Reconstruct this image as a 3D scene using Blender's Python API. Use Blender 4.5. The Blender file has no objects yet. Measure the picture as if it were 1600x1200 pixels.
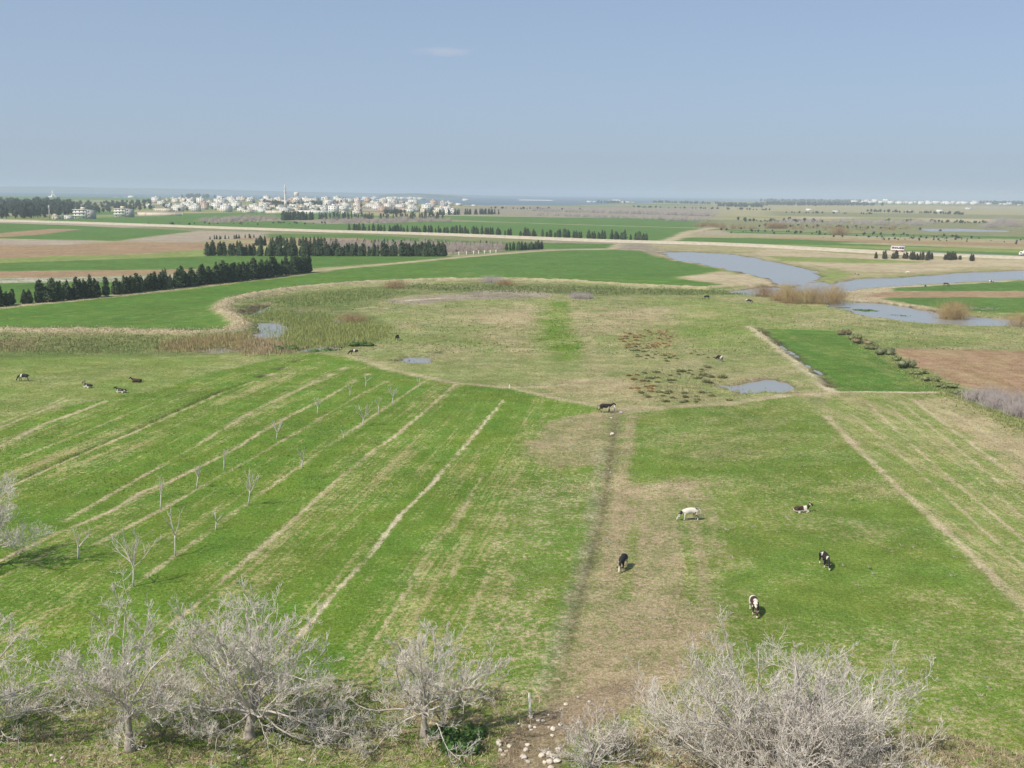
import bpy, bmesh, math, random
import numpy as np
from mathutils import Vector, Matrix, Quaternion

rnd = random.Random(11)
sc = bpy.context.scene
C = sc.collection

# ------------------------------------------------------------------ camera
CAM_H = 34.0
FPX = 1716.0                        # focal length in pixels of a 1600 px wide frame
PITCH = math.atan(297.5 / FPX)
ROLL = math.radians(0.61)
cam_d = bpy.data.cameras.new('camera')
cam_d.sensor_fit = 'HORIZONTAL'
cam_d.sensor_width = 36.0
cam_d.lens = 36.0 * FPX / 1600.0
cam_d.clip_start = 0.5
cam_d.clip_end = 60000
cam = bpy.data.objects.new('camera', cam_d)
C.objects.link(cam)
_R = Vector((1, 0, 0)); _U = Vector((0, math.sin(PITCH), math.cos(PITCH)))
_F = Vector((0, math.cos(PITCH), -math.sin(PITCH)))
_cx = _R * math.cos(ROLL) + _U * math.sin(ROLL)
_cy = -_R * math.sin(ROLL) + _U * math.cos(ROLL)
_m = Matrix((( _cx.x, _cy.x, -_F.x, 0), (_cx.y, _cy.y, -_F.y, 0), (_cx.z, _cy.z, -_F.z, CAM_H), (0, 0, 0, 1)))
cam.matrix_world = _m
sc.camera = cam

# ------------------------------------------------------------------ sky, sun, exposure
SUN_EL = math.radians(48)
SUN_DIR = Vector((math.cos(math.radians(38)) * math.cos(SUN_EL), math.sin(math.radians(38)) * math.cos(SUN_EL), -math.sin(SUN_EL)))
world = bpy.data.worlds.new('World')
sc.world = world
world.use_nodes = True
wn = world.node_tree.nodes; wl = world.node_tree.links
wn.clear()
wo = wn.new('ShaderNodeOutputWorld'); bg = wn.new('ShaderNodeBackground')
sky = wn.new('ShaderNodeTexSky'); sky.sky_type = 'NISHITA'; sky.sun_disc = False
sky.sun_elevation = SUN_EL
sky.sun_rotation = math.atan2(-SUN_DIR.x, -SUN_DIR.y)
sky.altitude = 100; sky.air_density = 0.6; sky.dust_density = 1.2; sky.ozone_density = 2.8
bg.inputs['Strength'].default_value = 0.148
# one thin wisp of cloud low in the sky
def wm(op, a, b=None):
    q = wn.new('ShaderNodeMath'); q.operation = op
    for i, x in enumerate((a, b)):
        if x is None: continue
        if isinstance(x, (int, float)): q.inputs[i].default_value = x
        else: wl.new(x, q.inputs[i])
    return q.outputs[0]
wtc = wn.new('ShaderNodeTexCoord'); wsx = wn.new('ShaderNodeSeparateXYZ'); wl.new(wtc.outputs['Generated'], wsx.inputs[0])
ahead = wm('MAXIMUM', wsx.outputs['Y'], .05)
cu = wm('DIVIDE', wsx.outputs['X'], ahead); cv = wm('DIVIDE', wsx.outputs['Z'], ahead)
wnz = wn.new('ShaderNodeTexNoise'); wnz.inputs['Scale'].default_value = 60; wnz.inputs['Detail'].default_value = 5
wmp = wn.new('ShaderNodeMapping'); wmp.inputs['Scale'].default_value = (1, 1, 4); wl.new(wtc.outputs['Generated'], wmp.inputs[0]); wl.new(wmp.outputs[0], wnz.inputs['Vector'])
e1 = wm('POWER', wm('DIVIDE', wm('SUBTRACT', cu, -.064), .034), 2); e2 = wm('POWER', wm('DIVIDE', wm('SUBTRACT', cv, .1225), .0050), 2)
cl = wm('SUBTRACT', wm('MULTIPLY', wnz.outputs['Fac'], 1.5), wm('ADD', e1, e2))
cl = wm('MULTIPLY', wm('MINIMUM', wm('MAXIMUM', cl, 0), 1), .30)
wmx = wn.new('ShaderNodeMix'); wmx.data_type = 'RGBA'; wl.new(cl, wmx.inputs['Factor']); wmx.inputs[7].default_value = (4.6, 4.3, 4.4, 1)
# spring haze: an even pale veil over the whole sky, thickest towards the horizon all round
veil = wm('ADD', .42, wm('MULTIPLY', .54, wm('EXPONENT', wm('MULTIPLY', wm('MAXIMUM', wsx.outputs['Z'], 0), -7.0))))
vmx = wn.new('ShaderNodeMix'); vmx.data_type = 'RGBA'; wl.new(veil, vmx.inputs['Factor']); wl.new(sky.outputs[0], vmx.inputs[6]); vmx.inputs[7].default_value = (2.40, 2.98, 3.72, 1)
wl.new(vmx.outputs[2], wmx.inputs[6])
wl.new(wmx.outputs[2], bg.inputs['Color']); wl.new(bg.outputs[0], wo.inputs['Surface'])
sd = bpy.data.lights.new('sun', 'SUN'); sd.energy = 4.8; sd.angle = math.radians(0.53); sd.color = (1.0, 0.94, 0.84)
sun = bpy.data.objects.new('sun', sd); C.objects.link(sun)
sun.rotation_mode = 'QUATERNION'
sun.rotation_quaternion = SUN_DIR.to_track_quat('-Z', 'Y')
sun.location = (-200, -80, 300)
sc.view_settings.view_transform = 'Standard'
sc.view_settings.look = 'None'
sc.view_settings.exposure = 0.08
sc.view_settings.gamma = 1.0
sc.view_settings.use_curve_mapping = False
sc.cycles.use_denoising = True
sc.cycles.max_bounces = 5
sc.cycles.volume_bounces = 1
sc.cycles.transparent_max_bounces = 8

# ------------------------------------------------------------------ survey: a bearing and depression read off the photograph -> ground point
def G(px, py, z=0.0):
    u = px - 800.0; v = 600.0 - py
    a = u * math.cos(ROLL) - v * math.sin(ROLL); b = u * math.sin(ROLL) + v * math.cos(ROLL)
    dz = -FPX * math.sin(PITCH) + b * math.cos(PITCH)
    dy = FPX * math.cos(PITCH) + b * math.sin(PITCH)
    t = (z - CAM_H) / dz
    return (a * t, dy * t)
def P2(x, y, z):                     # world point -> image column and row of the photograph
    d = Vector((x, y, z - CAM_H)); f = d.dot(_F)
    return 800 + FPX * d.dot(_cx) / f, 600 - FPX * d.dot(_cy) / f
def GP(pts):
    return np.array([G(*p) for p in pts])
def bearing_x(px, Y):                # lateral offset of an image column at a given depth (near the horizon)
    return (px - 800.0) / FPX * Y * 0.99

# ------------------------------------------------------------------ object helpers
def tag(o, label=None, cat=None, group=None, kind=None):
    if label: o['label'] = label
    if cat: o['category'] = cat
    if group: o['group'] = group
    if kind: o['kind'] = kind
    return o
def empty(name, loc=(0, 0, 0), rz=0.0, scale=1.0):
    o = bpy.data.objects.new(name, None); C.objects.link(o)
    o.location = loc; o.rotation_euler = (0, 0, rz); o.scale = (scale, scale, scale)
    o.empty_display_size = 0.2
    return o
def thing(name, label, cat, loc, rz=0.0, group=None, scale=1.0):
    return tag(empty(name, loc, rz, scale), label, cat, group)
def mesh_np(name, V, F, mat=None, smooth=False, cols=None):
    """V (n,3), F list of (k,) arrays or one (m,3|4) array"""
    me = bpy.data.meshes.new(name)
    V = np.asarray(V, dtype=np.float32)
    if isinstance(F, np.ndarray):
        F = [F]
    F = [np.asarray(f, dtype=np.int32) for f in F if len(f)]
    nl = sum(f.size for f in F); npoly = sum(len(f) for f in F)
    me.vertices.add(len(V)); me.vertices.foreach_set('co', V.ravel())
    me.loops.add(nl); me.polygons.add(npoly)
    me.loops.foreach_set('vertex_index', np.concatenate([f.ravel() for f in F]))
    tot = np.concatenate([np.full(len(f), f.shape[1], dtype=np.int32) for f in F])
    st = np.zeros(npoly, dtype=np.int32); st[1:] = np.cumsum(tot)[:-1]
    me.polygons.foreach_set('loop_start', st)
    if smooth:
        me.polygons.foreach_set('use_smooth', np.ones(npoly, dtype=bool))
    if cols is not None:
        for k, arr in cols.items():
            arr = np.asarray(arr, dtype=np.float32)
            if arr.ndim == 1:
                a = me.attributes.new(k, 'FLOAT', 'POINT'); a.data.foreach_set('value', arr)
            else:
                if arr.shape[1] == 3:
                    arr = np.concatenate([arr, np.ones((len(arr), 1), np.float32)], 1)
                a = me.attributes.new(k, 'FLOAT_COLOR', 'POINT'); a.data.foreach_set('color', arr.ravel())
    me.update(calc_edges=True)
    me.validate()
    if mat: me.materials.append(mat)
    return me
def obj(name, me, parent=None, loc=None):
    o = bpy.data.objects.new(name, me); C.objects.link(o)
    if parent is not None: o.parent = parent
    if loc is not None: o.location = loc
    return o
def dup(root, loc, rz=0.0, scale=None, label=None, group=None):
    r = root.copy(); C.objects.link(r)
    r.location = loc; r.rotation_euler = (0, 0, rz)
    if scale is not None: r.scale = scale if hasattr(scale, '__len__') else (scale,) * 3
    if label: r['label'] = label
    if group: r['group'] = group
    for ch in root.children:
        c = ch.copy(); C.objects.link(c); c.parent = r
        for g in ch.children:
            d = g.copy(); C.objects.link(d); d.parent = c
    return r
class MB:
    """collects boxes and tubes for one mesh"""
    def __init__(s): s.V = []; s.F3 = []; s.F4 = []; s.n = 0
    def add(s, V, F3=(), F4=()):
        V = np.asarray(V, float); s.V.append(V)
        if len(F3): s.F3.append(np.asarray(F3, int) + s.n)
        if len(F4): s.F4.append(np.asarray(F4, int) + s.n)
        s.n += len(V); return s
    def box(s, x0, x1, y0, y1, z0, z1):
        V = [(x0,y0,z0),(x1,y0,z0),(x1,y1,z0),(x0,y1,z0),(x0,y0,z1),(x1,y0,z1),(x1,y1,z1),(x0,y1,z1)]
        return s.add(V, F4=[(0,3,2,1),(4,5,6,7),(0,1,5,4),(1,2,6,5),(2,3,7,6),(3,0,4,7)])
    def tube(s, P, R, n=6, cap=True):
        P = np.asarray(P, float); R = np.asarray(R, float); k = len(P)
        T = np.gradient(P, axis=0); T /= np.linalg.norm(T, axis=1)[:, None] + 1e-9
        ref = np.where(np.abs(T[:, 2:3]) > 0.9, np.array([[1.0, 0, 0]]), np.array([[0, 0, 1.0]]))
        ref = np.repeat(ref[:1], k, 0)
        A = np.cross(T, ref); A /= np.linalg.norm(A, axis=1)[:, None] + 1e-9
        B = np.cross(T, A)
        an = np.arange(n) * 2 * math.pi / n
        V = P[:, None, :] + R[:, None, None] * (A[:, None, :] * np.cos(an)[None, :, None] + B[:, None, :] * np.sin(an)[None, :, None])
        i = np.arange(k - 1)[:, None] * n; j = np.arange(n)[None, :]; j2 = (j + 1) % n
        F4 = np.stack([i + j, i + j2, i + n + j2, i + n + j], -1).reshape(-1, 4)
        V = V.reshape(-1, 3); F3 = []
        if cap:
            c = (k - 1) * n
            F3 = [(c + q, c + (q + 1) % n, c) for q in range(1, n - 1)] + [(q, 0, (q + 1) % n) for q in range(1, n - 1)]
        return s.add(V, F3, F4)
    def lathe(s, prof, n=12, ox=0, oy=0):
        an = np.arange(n) * 2 * math.pi / n; k = len(prof)
        V = [(ox + r * math.cos(a), oy + r * math.sin(a), z) for r, z in prof for a in an]
        F4 = [(i*n+j, i*n+(j+1)%n, (i+1)*n+(j+1)%n, (i+1)*n+j) for i in range(k-1) for j in range(n)]
        return s.add(V, F4=F4)
    def mesh(s, name, mat, smooth=False):
        return mesh_np(name, np.concatenate(s.V), [np.concatenate(f) for f in (s.F3, s.F4) if f], mat, smooth)
    def build(s, name, mat, parent=None, smooth=False, loc=None):
        return obj(name, s.mesh(name, mat, smooth), parent, loc)

# ------------------------------------------------------------------ numpy noise
def _hash(ix, iy, seed):
    h = (ix.astype(np.int64) * 374761393 + iy.astype(np.int64) * 668265263 + seed * 1442695041) & 0x7fffffff
    h = ((h ^ (h >> 13)) * 1274126177) & 0x7fffffff
    return ((h ^ (h >> 16)) & 0xffff) / 65535.0
def vnoise(x, y, seed=0):
    ix = np.floor(x); iy = np.floor(y); fx = x - ix; fy = y - iy
    fx = fx * fx * (3 - 2 * fx); fy = fy * fy * (3 - 2 * fy)
    a = _hash(ix, iy, seed); b = _hash(ix + 1, iy, seed); c = _hash(ix, iy + 1, seed); d = _hash(ix + 1, iy + 1, seed)
    return (a * (1 - fx) + b * fx) * (1 - fy) + (c * (1 - fx) + d * fx) * fy
def fbm(x, y, seed=0, octv=4):
    s = 0; a = 0.5; t = 0
    for i in range(octv):
        s = s + a * vnoise(x, y, seed + i * 17); t += a; a *= 0.55; x = x * 2.03 + 11.3; y = y * 2.03 + 5.7
    return s / t
def sstep(e0, e1, x):
    t = np.clip((x - e0) / (e1 - e0), 0, 1); return t * t * (3 - 2 * t)
def seg_dist(X, Y, P, closed=False):
    D = np.full(X.shape, 1e18)
    n = len(P)
    for i in range(n if closed else n - 1):
        a = P[i]; b = P[(i + 1) % n]; d = b - a; L = d @ d + 1e-12
        t = np.clip(((X - a[0]) * d[0] + (Y - a[1]) * d[1]) / L, 0, 1)
        D = np.minimum(D, (X - a[0] - t * d[0]) ** 2 + (Y - a[1] - t * d[1]) ** 2)
    return np.sqrt(D)
def inside(X, Y, P):
    r = np.zeros(X.shape, bool); n = len(P)
    for i in range(n):
        x0, y0 = P[i]; x1, y1 = P[(i + 1) % n]
        c = (y0 > Y) != (y1 > Y)
        if y1 != y0:
            r ^= c & (X < (x1 - x0) * (Y - y0) / (y1 - y0) + x0)
    return r
def spoly(X, Y, P):
    d = seg_dist(X, Y, P, True); return np.where(inside(X, Y, P), d, -d)

# ------------------------------------------------------------------ materials
def new_mat(name):
    m = bpy.data.materials.new(name); m.use_nodes = True
    nt = m.node_tree; b = nt.nodes['Principled BSDF']
    return m, nt.nodes, nt.links, b
def simple_mat(name, col, rough=0.85, var=0.18, scale=1.5, spec=0.25, bump=0.0, rand=0.0, metallic=0.0, coord='Object'):
    m, N, L, b = new_mat(name)
    tc = N.new('ShaderNodeTexCoord')
    nz = N.new('ShaderNodeTexNoise'); nz.inputs['Scale'].default_value = scale; nz.inputs['Detail'].default_value = 5
    L.new(tc.outputs[coord], nz.inputs['Vector'])
    mr = N.new('ShaderNodeMapRange'); mr.inputs[1].default_value = 0.3; mr.inputs[2].default_value = 0.7
    mr.inputs[3].default_value = 1 - var; mr.inputs[4].default_value = 1 + var
    L.new(nz.outputs['Fac'], mr.inputs[0])
    fac = mr.outputs[0]
    if rand:
        oi = N.new('ShaderNodeObjectInfo'); m2 = N.new('ShaderNodeMapRange')
        m2.inputs[3].default_value = 1 - rand; m2.inputs[4].default_value = 1 + rand
        L.new(oi.outputs['Random'], m2.inputs[0])
        mm = N.new('ShaderNodeMath'); mm.operation = 'MULTIPLY'; L.new(fac, mm.inputs[0]); L.new(m2.outputs[0], mm.inputs[1]); fac = mm.outputs[0]
    vm = N.new('ShaderNodeVectorMath'); vm.operation = 'SCALE'; vm.inputs[0].default_value = col[:3]
    L.new(fac, vm.inputs['Scale']); L.new(vm.outputs[0], b.inputs['Base Color'])
    b.inputs['Roughness'].default_value = rough; b.inputs['Specular IOR Level'].default_value = spec; b.inputs['Metallic'].default_value = metallic
    if bump:
        bp = N.new('ShaderNodeBump'); bp.inputs['Strength'].default_value = bump; bp.inputs['Distance'].default_value = 0.05
        L.new(nz.outputs['Fac'], bp.inputs['Height']); L.new(bp.outputs[0], b.inputs['Normal'])
    return m
def attr_mat(name, attr='col', rough=0.9, trans=0.0):
    m, N, L, b = new_mat(name)
    a = N.new('ShaderNodeAttribute'); a.attribute_name = attr
    L.new(a.outputs['Color'], b.inputs['Base Color'])
    b.inputs['Roughness'].default_value = rough; b.inputs['Specular IOR Level'].default_value = 0.148
    return m

M = {}
# ------------------------------------------------------------------ ground: what grows where (base colours of cover A, cover B and the share of B)
CL = {
 'crop':     ((.116,.194,.026), (.315,.29,.13), .24),
 'cropfar':  ((.080,.160,.030), (.24,.25,.10), .12),
 'cropmid':  ((.082,.165,.026), (.20,.22,.07), .16),
 'palecrop': ((.165,.225,.052), (.32,.29,.14), .32),
 'meadow':   ((.128,.195,.032), (.31,.28,.14), .38),
 'pasture':  ((.175,.215,.066), (.33,.29,.155), .42),
 'drypast':  ((.200,.210,.080), (.37,.31,.175), .58),
 'litter':   ((.132,.205,.034), (.40,.325,.205), .36),
 'tan':      ((.35,.29,.175), (.44,.37,.24), .5),
 'brown':    ((.255,.168,.092), (.335,.24,.142), .5),
 'greybrown':((.29,.245,.18), (.36,.30,.22), .5),
 'scrub':    ((.20,.225,.13), (.42,.39,.30), .5),
 'marsh':    ((.120,.165,.045), (.24,.22,.105), .38),
 'olive':    ((.155,.175,.070), (.26,.235,.13), .45),
 'mauve':    ((.22,.19,.13), (.30,.26,.19), .5),
 'mud':      ((.215,.175,.105), (.30,.235,.15), .5),
 'rut':      ((.135,.125,.062), (.23,.19,.115), .55),
 'soil':     ((.055,.055,.028), (.11,.085,.05), .4),
 'bare':     ((.195,.210,.075), (.345,.275,.170), .66),
 'straw':    ((.43,.37,.23), (.50,.44,.30), .5),
}
# polygons, far to near: name of the piece of ground, cover, outline as surveyed, edge softness (m)
POLY = [
 # far left and behind the village
 ('crop_field','cropfar', [(-300,307),(700,306),(700,313),(-300,313)], 60),
 ('crop_field','cropfar', [(60,343),(200,339),(300,334),(430,331),(520,330),(560,336),(700,341),(680,350),(560,361),(400,356),(200,349),(60,345)], 8),
 ('orchard_ground','mauve', [(310,345),(380,338),(440,340),(440,345),(330,348)], 10),
 ('orchard_ground','mauve', [(440,343),(690,342),(720,345),(690,350),(500,350)], 15),
 ('crop_field','cropfar', [(690,337),(1110,343),(1095,355),(900,352),(690,343)], 10),
 ('crop_field','cropfar', [(690,345.5),(900,351),(1085,357.5),(1065,364),(1052,371),(1012,374),(800,368),(550,358),(560,350)], 8),
 ('dry_field','mauve', [(760,322),(1150,326),(1120,342),(830,339),(700,334)], 30),
 # right far strips
 ('dry_field','drypast', [(1120,318),(1700,326),(1700,345),(1120,338)], 40),
 ('crop_field','olive', [(1200,330),(1700,338),(1700,344),(1200,337)], 20),
 ('dry_field','tan', [(1230,339),(1330,339),(1345,342),(1230,342)], 10),
 ('dry_field','tan', [(1440,341),(1560,343),(1555,347),(1450,346)], 10),
 ('scrub_ground','olive', [(1110,343),(1700,350),(1700,372),(1110,358)], 20),
 ('crop_field','cropfar', [(1130,358),(1290,363),(1700,372),(1700,377),(1140,364)], 10),
 ('dry_field','drypast', [(1140,366),(1200,367),(1700,379),(1700,386),(1090,370)], 8),
 ('crop_field','cropfar', [(1075,371),(1180,372),(1360,377),(1360,379),(1190,381),(1060,377)], 6),
 ('ploughed_field','brown', [(1160,370.5),(1350,374),(1700,383),(1700,388),(1350,378.5)], 6),
 ('crop_field','palecrop', [(1190,381),(1700,391),(1700,398),(1330,388)], 6),
 # below the main road, left
 ('crop_field','cropfar', [(-300,352),(-10,348),(110,352),(310,361),(240,369),(180,376.5),(120,375),(0,372.5),(-300,375)], 5),
 ('ploughed_field','brown', [(-300,372),(0,364),(80,357.5),(130,358),(60,367),(0,370.5),(-300,376)], 4),
 ('dry_field','greybrown', [(-300,384),(0,374),(150,375.5),(130,382),(0,388),(-300,396)], 4),
 ('dry_field','greybrown', [(187,376.5),(310,360.5),(420,363),(420,370),(330,375.5),(300,380)], 4),
 ('ploughed_field','brown', [(-300,392),(0,383),(90,383.5),(180,378),(330,379),(420,380),(330,388.5),(220,397),(100,399),(0,404.5),(-300,416)], 4),
 ('crop_field','palecrop', [(-300,416),(0,404.5),(100,399.5),(220,397.5),(340,388),(700,388),(700,403),(420,408),(0,413),(-300,424)], 4),
 ('crop_field','cropfar', [(-300,424),(0,411),(330,400),(700,400),(690,404),(600,411),(480,420),(300,421),(0,423.5),(-300,434)], 3),
 ('crop_field','cropfar', [(410,366),(560,366),(760,378),(960,381),(955,388),(850,389),(760,396),(700,398),(560,372),(420,372)], 4),
 ('orchard_ground','mauve', [(470,378),(700,378),(790,382),(790,392),(690,398),(480,390)], 4),
 ('ploughed_field','brown', [(-300,436),(0,424.5),(250,421.5),(310,420.5),(300,426),(180,431.5),(0,434),(-300,446)], 2.5),
 ('scrub_ground','scrub', [(-300,446),(0,434.5),(190,432),(300,428),(290,437),(180,440.5),(0,442.5),(-300,452)], 2.5),
 ('crop_field','cropfar', [(-300,452),(0,442.5),(180,440.5),(290,437),(420,428),(300,450),(0,476),(-300,505)], 2.5),
 # the wide green field in the middle distance
 ('crop_field','cropmid', [(-300,516),(0,483),(300,452),(480,429),(540,419.5),(650,410),(760,399.5),(850,392),(960,390),(1000,392),(1040,404),(1090,414),(1130,422),(1080,431),(1055,436),(1100,439),(1170,441),(1190,447),(1120,452),(1000,447.5),(900,441),(800,437),(700,438),(560,443),(470,451),(400,461),(362,470),(347,479),(350,490),(372,504),(360,516),(300,521),(150,516),(0,516),(-300,512)], 2.0),
 ('crop_field','cropfar', [(760,402),(850,394),(960,392),(1000,394),(1040,406),(1100,418),(1110,423),(1040,434),(900,433),(700,425)], 6),
 # between road and river, right
 ('river_meadow','drypast', [(1010,382),(1200,386),(1400,398),(1700,408),(1700,424),(1512,423),(1400,431),(1330,433),(1290,445),(1300,437),(1250,416),(1180,400),(1040,391)], 3),
 ('river_bank','tan', [(1200,388),(1350,398),(1420,404),(1500,403),(1700,408),(1700,418),(1540,416),(1440,426),(1340,424),(1250,410),(1180,396)], 6),
 ('crop_field','palecrop', [(1200,400),(1340,404),(1440,408),(1440,411),(1320,411),(1220,408)], 5),
 ('crop_field','palecrop', [(1260,418),(1300,420),(1330,428),(1310,438),(1290,444),(1280,432)], 4),
 ('river_bank','tan', [(1055,434),(1130,424),(1200,437),(1215,448),(1180,450),(1130,445)], 3),
 ('river_bank','tan', [(1300,455),(1375,449),(1480,443.5),(1700,432),(1700,440),(1400,452),(1370,462),(1470,480),(1460,485),(1400,476),(1310,468)], 2.0),
 ('crop_field','cropfar', [(1390,450.5),(1500,444),(1700,433),(1700,455),(1400,454.5)], 2),
 ('ploughed_field','brown', [(1340,464),(1385,456),(1500,455.5),(1700,456),(1700,464),(1390,465)], 2),
 ('crop_field','cropfar', [(1370,466),(1500,464.5),(1700,465),(1700,492),(1560,488),(1470,482)], 2),
 # marsh and pasture in the centre
 ('marsh','marsh', [(-300,516),(0,520),(150,520),(300,524),(372,512),(380,505),(360,490),(362,478),(385,466),(480,455),(600,447),(760,441),(900,445),(1000,451),(1200,455),(1200,462),(900,463),(800,452),(640,462),(560,482),(600,500),(622,520),(560,543),(480,554),(400,556),(240,558),(100,562),(-300,566)], 2.5),
 ('pasture','pasture', [(640,462),(800,452),(900,463),(1200,460),(1300,478),(1340,495),(1460,508),(1700,520),(1700,545),(1420,542),(1310,517),(1180,508),(1290,606),(1300,614),(1230,620),(1140,632),(960,640),(880,624),(800,606),(700,596),(560,560),(560,545),(620,522),(600,500),(560,485)], 3),
 ('pasture','drypast', [(740,490),(840,475),(845,520),(830,560),(760,540)], 10),
 ('pasture','mauve', [(600,468),(700,459),(780,452),(870,457),(850,464),(740,468),(640,478)], 6),
 ('pasture','crop', [(850,472),(892,472),(905,500),(912,560),(870,562),(846,530)], 6),
 ('pasture','palecrop', [(1060,470),(1290,480),(1190,508),(1120,540),(1060,510)], 15),
 ('pasture','drypast', [(900,490),(1040,480),(1060,505),(960,520),(910,530)], 8),
 ('pasture','drypast', [(820,600),(940,590),(1060,600),(1130,625),(1000,640),(930,636),(860,620)], 5),
 ('crop_field','cropmid', [(1190,513),(1310,517),(1420,582),(1490,612),(1310,611),(1297,602)], 1.0),
 ('ploughed_field','brown', [(1385,544),(1700,550),(1700,650),(1600,626),(1510,604),(1440,576)], 1.0),
 ('meadow','meadow', [(970,648),(1100,635),(1240,620),(1290,640),(1400,755),(1520,880),(1700,1060),(1700,1250),(850,1250),(905,1000),(940,850),(960,720)], 2.0),
 ('striped_field','palecrop', [(1290,636),(1300,616),(1480,617),(1540,640),(1640,690),(1900,850),(1900,1200),(1700,1060),(1520,880),(1400,755)], 1.5),
 ('stubble_field','drypast', [(1425,624),(1490,620),(1540,642),(1640,690),(1900,850),(1900,930),(1640,775),(1540,700)], 1.5),
 ('pasture','palecrop', [(-400,566),(0,560),(300,556),(460,553),(350,582),(240,612),(120,628),(0,668),(-400,800)], 2.5),
 # the striped crop field on the left
 ('crop_field','crop', [(-500,860),(0,668),(110,632),(240,610),(330,582),(440,557),(500,552),(560,562),(600,579),(700,597),(800,607),(870,623),(940,638),(948,690),(935,800),(905,900),(872,1040),(800,1062),(740,1075),(420,1060),(0,1075),(-500,1090)], 1.2),
 ('pasture','bare', [(835,684),(880,652),(940,645),(950,660),(948,700),(930,725),(870,732),(822,712),(818,694)], 2.0),
 ('pasture','litter', [(800,770),(860,735),(935,730),(930,800),(905,900),(875,1030),(800,1045),(770,980),(780,860)], 3.5),
 ('bare_ground','bare', [(972,762),(1030,750),(1092,756),(1118,830),(1158,955),(1110,1010),(1060,1050),(1000,1090),(905,1095),(930,980),(952,860)], 3.6),
 ('orchard_ground','litter', [(-500,1060),(0,1050),(300,1065),(560,1060),(740,1065),(850,1060),(850,1110),(960,1140),(960,1400),(-500,1400)], 2.5),
 ('orchard_ground','litter', [(950,1150),(1100,1120),(1330,1130),(1470,1170),(1700,1190),(1900,1400),(950,1400)], 2.5),
 ('muddy_lane','mud', [(860,1095),(985,1065),(1020,1085),(960,1120),(890,1150),(860,1210),(820,1400),(690,1400),(780,1170),(810,1135)], .9),
]
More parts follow.
